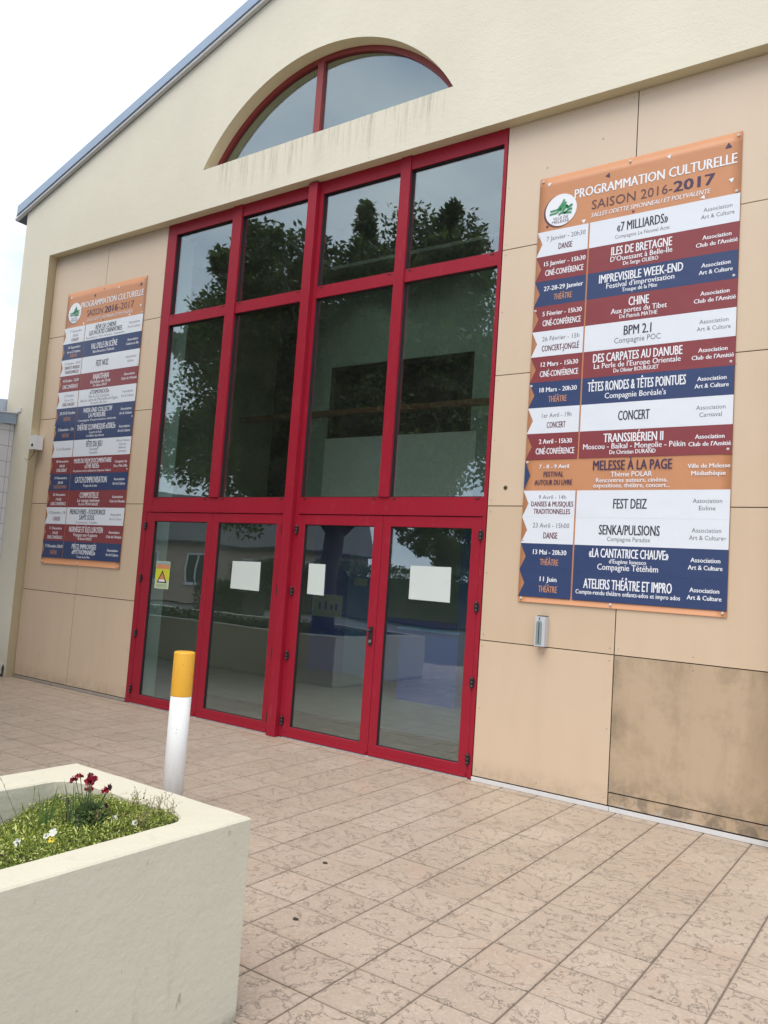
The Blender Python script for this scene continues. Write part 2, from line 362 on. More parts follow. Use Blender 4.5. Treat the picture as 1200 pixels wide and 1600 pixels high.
def tag(o, label, cat, group=None):
    o['label'] = label; o['category'] = cat
    if group: o['group'] = group
    return o

# ------------------------------------------------------------------ ground
bm = bmesh.new(); quad(bm, (-300, -300, -.05), (300, -300, -.05), (300, 300, -.05), (-300, 300, -.05))
obj('ground', bm, M['asphalt'], kind='structure')
bm = bmesh.new(); quad(bm, (-60, -60, -.044), (14, -60, -.044), (14, -19.5, -.044), (-60, -19.5, -.044))
obj('lawn', bm, M['lawn'], kind='structure')
GX0, GX1, GY0, GY1 = -9.0, 13.0, -8.6, -.005
bm = bmesh.new(); box(bm, GX0, GX1, GY0, 0.12, -.048, -.006)
paving = obj('pavement', bm, M['grout'], kind='structure')
g = .0036
bm = bmesh.new(); box(bm, g, P - g, g, P - g, -.03, 0)
bmesh.ops.bevel(bm, geom=[e for e in bm.edges if all(v.co.z > -.001 for v in e.verts)], offset=.0032, segments=1, affect='EDGES')
tile0 = obj('paving_tile', bm, M['paving'], paving); tme = tile0.data
PL = (4.83, 5.95, -8.3, -4.065)           # planter footprint
def proj(p):
    d = Vector(p) - cam.matrix_world.translation
    z = d.dot(Rm[2])
    if z < .1: return None
    return 600 + 1257.39 * d.dot(Rm[0]) / z, 800 - 1257.39 * d.dot(Rm[1]) / z, z
cells = []
for i in range(-46, 24):
    for j in range(-16, 14):
        x0, y0 = PX + i * P, PY + j * P
        if x0 < GX0 or x0 + P > GX1 or y0 < GY0: continue
        y1 = min(y0 + P, GY1)
        if y1 - y0 < .03: continue
        if x0 > PL[0] and x0 + P < PL[1] and y0 > PL[2] and y1 < PL[3]: continue
        q = proj((x0 + P / 2, (y0 + y1) / 2, 0)); vis = False
        if q and -40 < q[0] < 1240 and -40 < q[1] < 1640:
            vis = True
            # hidden behind the planter
            if q[0] < 372 and (q[1] > 1230): vis = False
        cells.append((0 if vis else 1, q[2] if q else 99, x0, y0, y1))
cells.sort()
first = True; rest = []
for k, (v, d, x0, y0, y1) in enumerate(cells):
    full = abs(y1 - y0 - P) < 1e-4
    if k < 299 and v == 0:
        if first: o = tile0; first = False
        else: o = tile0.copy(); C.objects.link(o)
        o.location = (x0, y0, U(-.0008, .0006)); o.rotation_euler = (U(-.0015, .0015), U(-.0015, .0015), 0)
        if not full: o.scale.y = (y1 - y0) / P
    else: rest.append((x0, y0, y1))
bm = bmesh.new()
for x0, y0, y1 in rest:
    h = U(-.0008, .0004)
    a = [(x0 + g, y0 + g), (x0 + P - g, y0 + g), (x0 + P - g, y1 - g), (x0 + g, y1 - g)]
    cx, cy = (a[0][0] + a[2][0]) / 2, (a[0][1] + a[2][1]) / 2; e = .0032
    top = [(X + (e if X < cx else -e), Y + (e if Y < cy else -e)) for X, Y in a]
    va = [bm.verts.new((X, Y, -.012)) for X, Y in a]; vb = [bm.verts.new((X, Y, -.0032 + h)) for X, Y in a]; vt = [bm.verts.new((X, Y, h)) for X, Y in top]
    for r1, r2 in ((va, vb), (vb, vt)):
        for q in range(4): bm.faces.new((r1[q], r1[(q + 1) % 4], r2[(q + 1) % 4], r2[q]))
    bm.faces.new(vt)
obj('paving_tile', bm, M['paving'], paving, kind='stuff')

# ------------------------------------------------------------------ hall building
F = -.12; XL, XR, XC = -3.12, 7.88, 2.38; EZ, SL = 6.75, .34; AP = EZ + SL * (XC - XL)
hall = root('hall_building', 'large cream gabled hall with beige boards and tall red glazed entrance', 'building')
def curve_wall(name, outlines, y, depth, mat, parent, bevel=0.):
    cu = bpy.data.curves.new(name, 'CURVE'); cu.dimensions = '2D'; cu.fill_mode = 'BOTH'; cu.extrude = depth / 2
    for pts in outlines:
        sp = cu.splines.new('POLY'); sp.points.add(len(pts) - 1)
        for k, (a, b) in enumerate(pts): sp.points[k].co = (a, b, 0, 1)
        sp.use_cyclic_u = True
    t_ = bpy.data.objects.new('t', cu); me = bpy.data.meshes.new_from_object(t_)
    bpy.data.objects.remove(t_); bpy.data.curves.remove(cu)
    me.transform(Matrix.Translation((0, y + depth / 2, 0)) @ Matrix.Rotation(math.pi / 2, 4, 'X'))
    me.materials.clear(); me.materials.append(mat); me.materials.append(M['reveal'])
    for f in me.polygons: f.material_index = 1 if abs(f.normal.y) < .5 else 0
    o = bpy.data.objects.new(name, me); C.objects.link(o); o.parent = parent; return o
OX0, OX1, OZ = -2.432, 7.19, 5.983
AX0, AX1, AZ0, AZT = .675, 4.185, 6.50, 7.50
hw = (AX1 - AX0) / 2; hh = AZT - AZ0; AR = (hw * hw + hh * hh) / (2 * hh); ACX = (AX0 + AX1) / 2; ACZ = AZT - AR
a0 = math.acos(hw / AR)
def arc(r, n=40, z0=None):
    # points from the right springing to the left one, of radius r, cut at height z0
    z0 = AZ0 if z0 is None else z0
    s = math.asin((z0 - ACZ) / r)
    return [(ACX + r * math.cos(t), ACZ + r * math.sin(t)) for t in (s + (math.pi - 2 * s) * k / n for k in range(n + 1))]
wall = curve_wall('front_wall', [[(XL, 0), (OX0, 0), (OX0, OZ), (OX1, OZ), (OX1, 0), (XR, 0), (XR, EZ), (XC, AP), (XL, EZ)], arc(AR)], F, .34, M['plaster'], hall)
B('side_wall', M['plaster'], hall, (XL, XL + .3, .222, 18, 0, EZ - .01)); B('side_wall', M['plaster'], hall, (XR - .3, XR, .222, 18, 0, EZ - .01)); B('rear_wall', M['plaster'], hall, (XL, XR, 18.002, 18.3, 0, EZ - .01))
# roof: two slabs and a metal verge along the gable
def slope_box(name, mat, x0, x1, y0, y1, off0, off1, side):
    bm = bmesh.new()
    def z(x): return EZ + SL * ((x - XL) if side < 0 else (XR - x))
    vs = [bm.verts.new(v) for v in ((x0, y0, z(x0) + off0), (x1, y0, z(x1) + off0), (x1, y1, z(x1) + off0), (x0, y1, z(x0) + off0), (x0, y0, z(x0) + off1), (x1, y0, z(x1) + off1), (x1, y1, z(x1) + off1), (x0, y1, z(x0) + off1))]
    for f in ((0, 3, 2, 1), (4, 5, 6, 7), (0, 1, 5, 4), (1, 2, 6, 5), (2, 3, 7, 6), (3, 0, 4, 7)): bm.faces.new([vs[i] for i in f])
    return obj(name, bm, mat, hall)
slope_box('roof', M['roof'], XL - .28, XC, F - .02, .8, .03, .12, -1); slope_box('roof', M['roof'], XC, XR + .28, F - .02, .8, .03, .12, 1)
slope_box('roof', M['roof'], XL - .28, XC, 2.901, 18.3, .03, .12, -1); slope_box('roof', M['roof'], XC, XR + .28, 2.901, 18.3, .03, .12, 1)
slope_box('roof', M['roof'], XL - .28, -.3, .801, 2.9, .03, .12, -1); slope_box('roof', M['roof'], 4.9, XR + .28, .801, 2.9, .03, .12, 1)
slope_box('added_roof_light', M['glass'], -.298, XC - .002, .803, 2.898, .05, .06, -1); slope_box('added_roof_light', M['glass'], XC + .002, 4.898, .803, 2.898, .05, .06, 1)  # unseen roof opening and panes, added to let daylight into the lobby
slope_box('verge_trim', M['zinc'], XL - .17, XC, F - .075, F - .022, .045, .180, -1); slope_box('verge_trim', M['zinc'], XC, XR + .17, F - .075, F - .022, .045, .180, 1)
slope_box('verge_drip_edge', M['alu'], XL - .235, XC, F - .058, F - .004, .004, .040, -1); slope_box('verge_drip_edge', M['alu'], XC, XR + .235, F - .058, F - .004, .004, .040, 1)
# backing behind the cladding
B('cladding_backing', M['joint'], hall, (OX0 + .001, -.002, .014, .21, .001, OZ - .002)); B('cladding_backing', M['joint'], hall, (4.758, OX1 - .001, .014, .21, .001, OZ - .002))
HZ = [0.045, 1.22, 2.417, 3.611, 4.791, OZ - .004]
def screws(bm, x0, x1, z0, z1):
    for sx in (x0 + .035, (x0 + x1) / 2, x1 - .035):
        for k in range(3):
            if sx == (x0 + x1) / 2 and k == 1: continue
            z = z0 + .05 + (z1 - z0 - .1) * k / 2
            tube(bm, [(sx + U(-.004, .004), .001, z), (sx, -.0022, z)], [.0055, .0045], 6)
for xs in ([OX0 + .003, -1.209, -.003], [4.76, 5.972, OX1 - .003]):
    for a, b in zip(xs, xs[1:]):
        for z0, z1 in zip(HZ, HZ[1:]):
            st = xs[0] > 4 and a > 5.9 and z0 < .1
            zz = .145 if st else z0
            th = U(-.0015, .0015)
            pn = B('cladding_panel', M['stained'] if st else M['panel'], hall, (a + .0045, b - .0045, th, .012, zz + (.004 if z0 > .1 or st else 0), z1 - .004), bevel=.0014)
            if st: pn['label'] = 'darkly stained cladding board'
            bm = bmesh.new(); screws(bm, a, b, zz, z1); o = obj('screw', bm, M['steel'], pn, kind='stuff')
            if st:
                pn2 = B('cladding_panel', M['stained'], hall, (a + .0035, b - .0035, .003, .012, z0, .139), bevel=.0014); pn2['label'] = 'thin stained board at the foot of the wall'
B('base_strip', M['alu'], hall, (4.762, 5.985, -.014, -.002, .002, .036), bevel=.003)
B('base_strip', M['alu'], hall, (5.989, OX1 - .004, -.014, -.002, .002, .036), bevel=.003)
B('base_strip', M['oldstrip'], hall, (OX0 + .004, -.004, -.012, -.002, .004, .036), bevel=.002)
bm = bmesh.new(); tube(bm, [(4.929, .002, 2.58), (4.929, -.003, 2.58)], [.024, .020], 12); tube(bm, [(4.929, -.002, 2.58), (4.929, -.006, 2.58)], [.013, .012], 10, 1)
obj('wall_plug', bm, [M['rust'], M['gasket']], hall)
B('sealing_bead', M['reveal'], hall, (OX0 + .0, OX1, .002, .012, OZ - .003, OZ + .004))

# arched window
aw = bpy.data.objects.new('arched_window', None); C.objects.link(aw); aw.parent = hall
bm = bmesh.new()
o1, o2 = arc(AR - .001), arc(AR - .058)
def strip(bm, A_, B_, y0, y1):
    n = len(A_)
    va = [[bm.verts.new((x, y, z)) for x, z in A_] for y in (y0, y1)]; vb = [[bm.verts.new((x, y, z)) for x, z in B_] for y in (y0, y1)]
    for k in range(n - 1):
        for r1, r2 in ((va[0], vb[0]), (vb[0], vb[1]), (vb[1], va[1]), (va[1], va[0])):
            bm.faces.new((r1[k], r1[k + 1], r2[k + 1], r2[k]))
    bm.faces.new((va[0][0], vb[0][0], vb[1][0], va[1][0])); bm.faces.new((va[0][-1], va[1][-1], vb[1][-1], vb[0][-1]))
strip(bm, o1, o2, .03, .09); bmesh.ops.recalc_face_normals(bm, faces=bm.faces)
box(bm, AX0 + .03, AX1 - .03, .03, .09, AZ0 + .001, AZ0 + .05)
obj('window_frame', bm, M['redold'], aw)
B('mullion', M['redold'], aw, (2.285, 2.375, .022, .088, AZ0 + .052, ACZ + math.sqrt((AR - .058) ** 2 - .1 ** 2) - .002), bevel=.004)
def arcpane(x0, x1):
    r = AR - .055; bm = bmesh.new()
    top = [(x1 + (x0 - x1) * k / 24) for k in range(25)]
    pts = [(x0, AZ0 + .045), (x1, AZ0 + .045)] + [(x, max(AZ0 + .046, ACZ + math.sqrt(max(0, r * r - (x - ACX) ** 2)))) for x in top]
    pts = [p for i, p in enumerate(pts) if i == 0 or (Vector(p) - Vector(pts[i - 1])).length > 1e-3]
    f = bm.faces.new([bm.verts.new((x, .058, z)) for x, z in pts])
    r_ = bmesh.ops.extrude_face_region(bm, geom=[f]); bmesh.ops.translate(bm, verts=[v for v in r_['geom'] if isinstance(v, bmesh.types.BMVert)], vec=(0, .006, 0))
    bmesh.ops.recalc_face_normals(bm, faces=bm.faces)
    obj('window_pane', bm, M['glass'], aw)
xe = math.sqrt((AR - .055) ** 2 - (AZ0 + .047 - ACZ) ** 2)
arcpane(ACX - xe, 2.284); arcpane(2.376, ACX + xe)

curve_wall('added_sky_blind', [[(XL + .31, 6.46), (XR - .31, 6.46), (XR - .31, EZ + .08), (XC, AP - .03), (XL + .31, EZ + .08)]], .70, .09, M['ceil'], hall)  # added wall, keeps the roof opening's sky out of the arched window
# glazed entrance screen
PZ = {'1t': 5.835, '1b': 4.792, '2t': 4.661, '2b': 2.499, 'dh': 2.316}
cols = [(.163, 1.161), (1.312, 2.340), (2.541, 3.560), (3.680, 4.720)]
es = bpy.data.objects.new('entrance_screen', None); C.objects.link(es); es.parent = hall
Y0, Y1 = -.004, .075
XA, XB = 0.0, 4.756
B('frame_jamb', M['red'], es, (XA, cols[0][0], Y0, Y1, PZ['dh'] + .004, OZ - .001), bevel=.003)
B('frame_jamb', M['red'], es, (cols[3][1], XB, Y0, Y1, PZ['dh'] + .004, OZ - .001), bevel=.003)
B('frame_jamb', M['red'], es, (XA, .088, Y0, Y1, .002, PZ['dh'] + .002), bevel=.003); B('frame_jamb', M['red'], es, (4.714, XB, Y0, Y1, .002, PZ['dh'] + .002), bevel=.003)
B('frame_mullion', M['red'], es, (cols[0][1], cols[1][0], Y0 - .012, Y1, 2.50, OZ - .002), bevel=.004)
B('frame_mullion', M['red'], es, (cols[2][1], cols[3][0], Y0 - .012, Y1, 2.50, OZ - .002), bevel=.004)
B('centre_post', M['red'], es, (cols[1][1], cols[2][0] , Y0, Y1, .002, OZ - .001), bevel=.003)
B('post_cover', M['red'], es, (2.372, 2.492, -.062, Y0 - .001, .004, OZ - .02), bevel=.005)
for k, (a, b) in enumerate(cols):
    B('frame_head', M['red'], es, (a + .001, b - .001, Y0 + .002, Y1 - .002, PZ['1t'], OZ - .0015), bevel=.003)
    B('frame_transom', M['red'], es, (a + .001, b - .001, Y0 + .002, Y1 - .002, PZ['2t'], PZ['1b']), bevel=.003)
for a, b in ((.001 + cols[0][0], 2.339), (2.542, cols[3][1] - .001)):
    B('frame_transom', M['red'], es, (a, b, Y0 + .003, Y1 - .002, PZ['dh'] + .004, PZ['2b'] - .002), bevel=.003)
    B('transom_lip', M['red'], es, (a, b, Y0 - .006, Y0 + .0025, PZ['dh'] + .006, PZ['dh'] + .02), bevel=.002)
for a, b in cols:
    for z0, z1 in ((PZ['1b'], PZ['1t']), (PZ['2b'], PZ['2t'])):
        ring('glazing_gasket', M['gasket'], es, (a + .0005, b - .0005, z0 + .0005, z1 - .0005), (a + .006, b - .006, z0 + .006, z1 - .006), .012, .05)
        B('window_pane', M['glass'], es, (a + .004, b - .004, .036, .043, z0 + .004, z1 - .004))
        sl = bmesh.new()
        for sx in (a + .045, b - .085): box(sl, sx, sx + .04, Y0 - .001, Y0 + .006, z0 - .024, z0 - .014)
        obj('drain_slot', sl, M['gasket'], es, kind='stuff')
# doors
doors = [(.090, 1.234, .235, 1.158), (1.238, 2.330, 1.344, 2.238), (2.534, 3.627, 2.632, 3.523), (3.631, 4.712, 3.722, 4.614)]
for k, (a, b, ga, gb) in enumerate(doors):
    z0, z1, zg0, zg1 = .012, PZ['dh'] - .002, .118, 2.209
    d = ring('door', M['red'], hall, (a, b, z0, z1), (ga, gb, zg0, zg1), -.002, .05, bevel=.0035)
    d['label'] = ('leftmost', 'second', 'third', 'rightmost')[k] + ' red glazed door leaf'
    ring('door_gasket', M['gasket'], d, (ga + .0005, gb - .0005, zg0 + .0005, zg1 - .0005), (ga + .005, gb - .005, zg0 + .005, zg1 - .005), .01, .042)
    B('door_pane', M['glass'], d, (ga + .003, gb - .003, .024, .031, zg0 + .003, zg1 - .003))
    B('weather_bar', M['red'], d, (a + .012, b - .012, -.013, -.003, .016, .05), bevel=.002)
    if k in (0, 2):
        hx = a - .002
    elif k == 3: hx = b + .002
    else: hx = None
    for z in (2.15, 1.506, .838, .172):
        bm = bmesh.new()
        if hx is not None:
            for s in (-1, 0, 1): tube(bm, [(hx, -.016, z + s * .034 - .015), (hx, -.016, z + s * .034 + .015)], [.0125, .0125], 8)
            box(bm, hx - .024, hx + .024, -.010, -.0025, z - .03, z + .03)
            obj('hinge', bm, M['black'], d)
        else:
            box(bm, b - .016, b - .002, -.014, -.0025, z - .05, z + .05)
            obj('hinge_cover', bm, M['black'], d, bevel=.003)
    if k == 2:
        bm = bmesh.new(); X = 3.577
        box(bm, X - .022, X + .022, -.012, -.0025, 1.05, 1.23)
        tube(bm, [(X, -.012, 1.19), (X, -.045, 1.19)], [.014, .012], 10)
        tube(bm, [(X + .006, -.045, 1.19), (X - .05, -.047, 1.187), (X - .055, -.04, 1.183)], [.010, .009, .007], 8)
        obj('lock_plate', bm, M['black'], d)
        bm = bmesh.new(); tube(bm, [(X + .002, -.0125, 1.088), (X + .002, -.022, 1.088)], [.017, .015], 12); obj('lock_cylinder', bm, M['steel'], d)
B('threshold', M['alu'], hall, (.0, 4.756, -.004, .15, -.004, .009))

# interior of the lobby
IN = [('interior_floor', 'infloor', (-1.6, 6.4, .151, 9, -.02, .001)), ('entrance_mat', 'mat', (.02, 4.74, .17, 1.3, .0012, .010)),
      ('interior_pier', 'inpier', (-.25, -.10, .152, .52, .002, 5.98)), ('interior_wall', 'inolive', (-1.6, -1.35, .53, 5.0, .001, 6.25)),
      ('interior_pier', 'inlight', (4.86, 5.1, .152, 3.0, .002, 6.25)), ('ceiling', 'ceil', (-1.6, 5.1, .225, 1.5, 6.251, 6.30)), ('ceiling', 'ceil', (-1.6, 5.1, 2.6, 9, 6.251, 6.30)), ('ceiling', 'ceil', (-1.6, .6, 1.501, 2.599, 6.251, 6.30)), ('ceiling', 'ceil', (4.4, 5.1, 1.501, 2.599, 6.251, 6.30)),  # ceiling left open in the middle, below the added roof opening
      ('mezzanine_floor', 'ceil', (-1.349, 4.859, 3.0, 3.72, 2.62, 2.85)), ('rear_wall_interior', 'inwall', (-1.6, 6.4, 9.001, 9.2, 0, 6.25)),
      ('beam', 'wood', (-1.34, 4.855, 2.84, 2.95, 4.09, 4.17)),
      ]
for n, mm, b in IN: B(n, M[mm], hall, b)
ring('mezzanine_wall', M['inwall'], hall, (-.1, 4.858, 2.86, 6.25), (.36, 2.86, 3.76, 4.88), 3.0, 3.12)
B('mezzanine_panel', M['inlight'], hall, (.38, 2.98, 2.958, 2.998, 2.87, 3.76))
sa = ring('inner_window', M['dark'], hall, (.362, 2.858, 3.762, 4.878), (.42, 2.80, 3.81, 4.83), 3.02, 3.08); B('mullion', M['wood'], sa, (1.58, 1.64, 3.021, 3.079, 3.811, 4.829))  # sash coloured near-black, shade of the opening put into its colour
B('hall_dark_backing', M['dark'], hall, (-1.34, 4.85, 3.6, 3.7, 2.86, 6.24))  # near-black sheet, darkness of the deep hall put into its colour
B('lobby_wall', M['inblue'], hall, (-1.349, .32, 5.0, 5.1, .002, 2.61)); B('lobby_wall', M['inwall'], hall, (.321, 1.72, 5.0, 5.1, 1.06, 2.61)); B('lobby_wall', M['inblue'], hall, (.321, 1.72, 4.97, 5.1, .002, 1.055))
B('lobby_wall', M['inbluel'], hall, (1.721, 2.3, 5.0, 5.1, .002, 2.61)); B('lobby_wall', M['inwall'], hall, (2.301, 4.86, 5.0, 5.1, .002, 2.61))
B('added_blue_block', M['inblue'], hall, (1.72, 2.68, 3.35, 3.62, .002, 1.0), bevel=.01); B('added_blue_top', M['inbluel'], hall, (1.69, 2.71, 3.31, 3.66, 1.002, 1.03))  # added blue block where daylight reaches, stands in for the blue interior
B('lobby_door', M['inbluel'], hall, (-.50, .02, 4.96, 4.998, .01, 2.1))
B('door_sign', M['paper'], hall, (-.36, -.08, 4.95, 4.959, 1.55, 1.68)); B('poster', M['paper'], hall, (-1.3, -.62, 4.98, 4.999, .95, 1.35))
bm = bmesh.new()
for px, hgt in ((-1.12, .12), (-.98, .15), (-.85, .09), (-.74, .11)): box(bm, px - .02, px + .02, 4.972, 4.9795, 1.08, 1.08 + hgt)
obj('poster_print', bm, M['inblue'], hall, kind='stuff')

# ------------------------------------------------------------------ neighbouring wing with white tiles
wing = root('tiled_wing', 'low wing with white square wall tiles, left of the hall', 'building')
NX = -2.86
B('wall', M['tilejoint'], wing, (-8, NX - .006, -1.6, F - .004, .0, 3.53))
ts = .222; nt_ = 0
tb = bmesh.new(); box(tb, 0, .006, .003, ts - .003, .003, ts - .003); t0 = obj('wall_tile', tb, M['tile'], wing)
z = .011
rest_t = bmesh.new(); firstt = True
for r in range(16):
    zz = 3.441 - ts * (r + 1) 
    if zz < -.1: break
    for c in range(6):
        yy = F - .065 - ts * (c + 1) + (ts if False else 0)
        zt = zz + ts
        lim = 3.56 + .34 * (yy + ts / 2 - F) - .02
        if c < 12:
            if firstt: o = t0; firstt = False
            else: o = t0.copy(); C.objects.link(o)
            o.location = (NX - .006, yy, zz)
        else: box(rest_t, NX - .006, NX, yy + .003, yy + ts - .003, zz + .003, zz + ts - .003)
    # cut tiles against the hall
    box(rest_t, NX - .006, NX, F - .062, F - .005, zz + .003, zz + ts - .003)
for c in range(6): box(rest_t, NX - .006, NX, F - .065 - ts * (c + 1) + .003, F - .065 - ts * c - .003, 3.444, 3.56 - .10 * (.1 + ts * (c + 1)))
box(rest_t, NX - .006, NX, F - .062, F - .005, 3.444, 3.545)
obj('wall_tile', rest_t, M['tile'], wing, kind='stuff')
def rake(name, mat, x0, x1, zlo, zhi, ya=F - .003, yb=-1.7, sl=.10):
    bm = bmesh.new()
    vs = [bm.verts.new(v) for v in ((x0, yb, zlo + sl * (yb - F)), (x1, yb, zlo + sl * (yb - F)), (x1, ya, zlo), (x0, ya, zlo), (x0, yb, zhi + sl * (yb - F)), (x1, yb, zhi + sl * (yb - F)), (x1, ya, zhi), (x0, ya, zhi))]
    for f in ((0, 3, 2, 1), (4, 5, 6, 7), (0, 1, 5, 4), (1, 2, 6, 5), (2, 3, 7, 6), (3, 0, 4, 7)): bm.faces.new([vs[i] for i in f])
    return obj(name, bm, mat, wing)
rake('roof_edge', M['zinc'], NX + .002, NX + .05, 3.545, 3.69, F - .012)
rake('roof_edge_lip', M['alu'], NX + .0, NX + .065, 3.695, 3.712, F - .008)
rake('roof', M['roof'], -8, NX - .002, 3.445, 3.68)
rake('roof_upstand', M['lightzinc'], -3.9, -3.15, 3.72, 4.06, .9, -1.7, .20)
B('flashing', M['alu'], wing, (-2.84, -2.72, F - .012, F - .002, 3.72, 3.78), bevel=.002)

# ------------------------------------------------------------------ text
def text_mesh(s, width, height, bold=0., shear=0.):
    cu = bpy.data.curves.new('t', 'FONT'); cu.body = s; cu.size = 1; cu.resolution_u = 2; cu.offset = bold; cu.shear = shear
    o = bpy.data.objects.new('t', cu); me = bpy.data.meshes.new_from_object(o)
    bpy.data.objects.remove(o); bpy.data.curves.remove(cu)
    vs = [v.co.copy() for v in me.vertices]; fs = [tuple(p.vertices) for p in me.polygons]; bpy.data.meshes.remove(me)
    if not vs: return [], []
    x0, x1 = min(v.x for v in vs), max(v.x for v in vs)
    sx = width / (x1 - x0); sz = height / .73
    return [((v.x - (x0 + x1) / 2) * sx, v.y * sz) for v in vs], fs
class Print:
    def __init__(s): s.v = []; s.f = []; s.m = []; s.mats = []
    def mi(s, mat):
        if mat not in s.mats: s.mats.append(mat)
        return s.mats.index(mat)
    def text(s, t, xc, zb, w_, h, mat, y, bold=0., tilt=0., shear=0.):
        vs, fs = text_mesh(t, w_, h, 0., shear); e = bold * .16
        for k, dx in enumerate((0,) if e < .0006 else (-e, e, 0)):
            n = len(s.v); s.v += [(xc + x + dx, y - k * .00025, zb + z + tilt * x) for x, z in vs]; s.f += [tuple(i + n for i in f) for f in fs]; s.m += [s.mi(mat)] * len(fs)
    def poly(s, pts, mat, y):
        n = len(s.v); s.v += [(x, y, z) for x, z in pts]; s.f.append(tuple(range(n, n + len(pts)))); s.m.append(s.mi(mat))
    def build(s, name, parent): return meshobj(name, s.v, s.f, [M[k] for k in s.mats], parent, s.m)
BW, BT, BR0, BH = 1.70, 5.385, 4.88, .2287
def banner(x0, label, rows, bold_year, Lr):
    rt = root('programme_banner', label, 'banner', 'season programme banners either side of the entrance')
    ztop = BT; zb = 1.588 if bold_year else 1.598
    # sheet with soft waves
    nx, nz_ = 20, 44; V = []; Fc = []
    def yy(u, v):
        e = min(u, 1 - u, v, 1 - v) * 6
        return -.0125 - .0015 * min(1, e) * (mnoise.noise(Vector((u * 3 + x0, v * 6, 0))) + .5)
    for j in range(nz_ + 1):
        for i in range(nx + 1):
            u, v = i / nx, j / nz_; V.append((x0 + u * BW, yy(u, v), zb + v * (ztop - zb)))
    for j in range(nz_):
        for i in range(nx): a = j * (nx + 1) + i; Fc.append((a, a + 1, a + nx + 2, a + nx + 1))
    n = len(V); V += [(x, -.006, z) for x, y, z in V]; Fc += [tuple(n + i for i in reversed(f)) for f in Fc]
    edge = [i for i in range(nx)] ; 
    bnd = [j * (nx + 1) for j in range(nz_ + 1)]; bnd2 = [j * (nx + 1) + nx for j in range(nz_ + 1)]; b3 = list(range(nx + 1)); b4 = [nz_ * (nx + 1) + i for i in range(nx + 1)]
    for bl in (bnd, bnd2, b3, b4):
        for a, b in zip(bl, bl[1:]): Fc.append((a, b, b + n, a + n))
    meshobj('sheet', V, Fc, M['orange'], rt, smooth=True)
    YB, YT, YH = -.0180, -.0186, -.0150
    cmap = {'W': 'bwhite', 'R': 'bred', 'B': 'bblue', 'O': 'orange'}
    notch = .055
    dz = BH; zz = BR0; pr = Print()
    for ri, (cc, hf, date, cat_, title, assoc) in enumerate(rows):
        h = dz * hf; z1 = zz; z0 = zz - h; zz = z0
        bm = bmesh.new(); c0 = z0 + .0006; dx0 = .0; dv = .483
        if cc != 'O':
            mid = (z0 + z1) / 2
            def slab(pts):
                f = bm.faces.new([bm.verts.new((x0 + x, YB, z)) for x, z in pts]); r_ = bmesh.ops.extrude_face_region(bm, geom=[f])
                bmesh.ops.translate(bm, verts=[v for v in r_['geom'] if isinstance(v, bmesh.types.BMVert)], vec=(0, .0015, 0))
            slab([(.002, c0), (dv - .007, c0), (dv - .007, z1), (.002, z1), (notch, mid)])
            slab([(dv + .007, c0), (BW - .002, c0), (BW - .002, z1), (dv + .007, z1)])
            bmesh.ops.recalc_face_normals(bm, faces=bm.faces)
            obj('programme_row', bm, M[cmap[cc]], rt)
        else:
            f = bm.faces.new([bm.verts.new((x0 + x, YB, z)) for x, z in ((.002, z0 + .01), (notch, (z0 + z1) / 2), (.002, z1 - .01))]); obj('arrow_print', bm, M['bblue'], rt)
        fg = {'W': 'ltgrey', 'R': 'ltwhite', 'B': 'ltwhite', 'O': 'ltwhite'}[cc]; tt = {'W': 'ltdark', 'R': 'ltwhite', 'B': 'ltwhite', 'O': 'ltpurple'}[cc]
        cf = {'W': 'ltred', 'R': 'ltwhite', 'B': 'ltorange', 'O': 'ltpurple'}[cc]
        bd = .009 if cc != 'W' else .002
        xd, xt, xa = x0 + .272, x0 + .94, x0 + 1.475
        # dates
        nd = len(date) + len(cat_)
        ys = {2: (.40, .80), 1: (.58,), 3: (.32, .60, .88)}[nd]
        k = 0
        for s_, w_ in date:
            pr.text(s_, xd, z1 - ys[k] * dz * (1 if hf < 1.1 else 1.1), w_, .043 if nd < 3 else .036, fg, YT, bd); k += 1
        for s_, w_ in cat_:
            pr.text(s_, xd, z1 - ys[k] * dz * (1 if hf < 1.1 else 1.1), w_, .056 if nd < 3 else .046, cf, YT, .008); k += 1
        for s_, w_, zf, hp, st in title:
            pr.text(s_, xt, z1 - zf * dz, w_, hp, {'t': tt, 's': fg}[st], YT, (.012 if hp > .06 else .008) if st == 't' else bd*.6)
        na = len(assoc)
        for q, (s_, w_) in enumerate(assoc):
            pr.text(s_, xa + .06, z1 - dz * ((.45 + .25 * q) if na < 3 else (.25 + .2 * q)), w_, .036 if na < 3 else .03, fg, YT, bd * .8)
    # header
    hx = x0
    pr.text('PROGRAMMATION CULTURELLE', hx + 1.0, 5.132, 1.33, .088, 'ltwhite', YH, .016)
    if bold_year:
        pr.text('SAISON 2016-', hx + .835, 5.00, .68, .086, 'ltbrown', YH, 0.); pr.text('2017', hx + 1.345, 5.00, .315, .094, 'ltpurple', YH, .03)
    else:
        pr.text('SAISON', hx + .66, 5.00, .35, .094, 'ltbrown', YH, 0.); pr.text('2016', hx + 1.015, 5.00, .27, .094, 'ltpurple', YH, .03); pr.text('-2017', hx + 1.33, 5.00, .31, .094, 'ltbrown', YH, 0.)
    pr.text('SALLES ODETTE SIMONNEAU ET POLYVALENTE', hx + .985, 4.928, .98, .040, 'ltwhite', YH, .004, shear=.2)
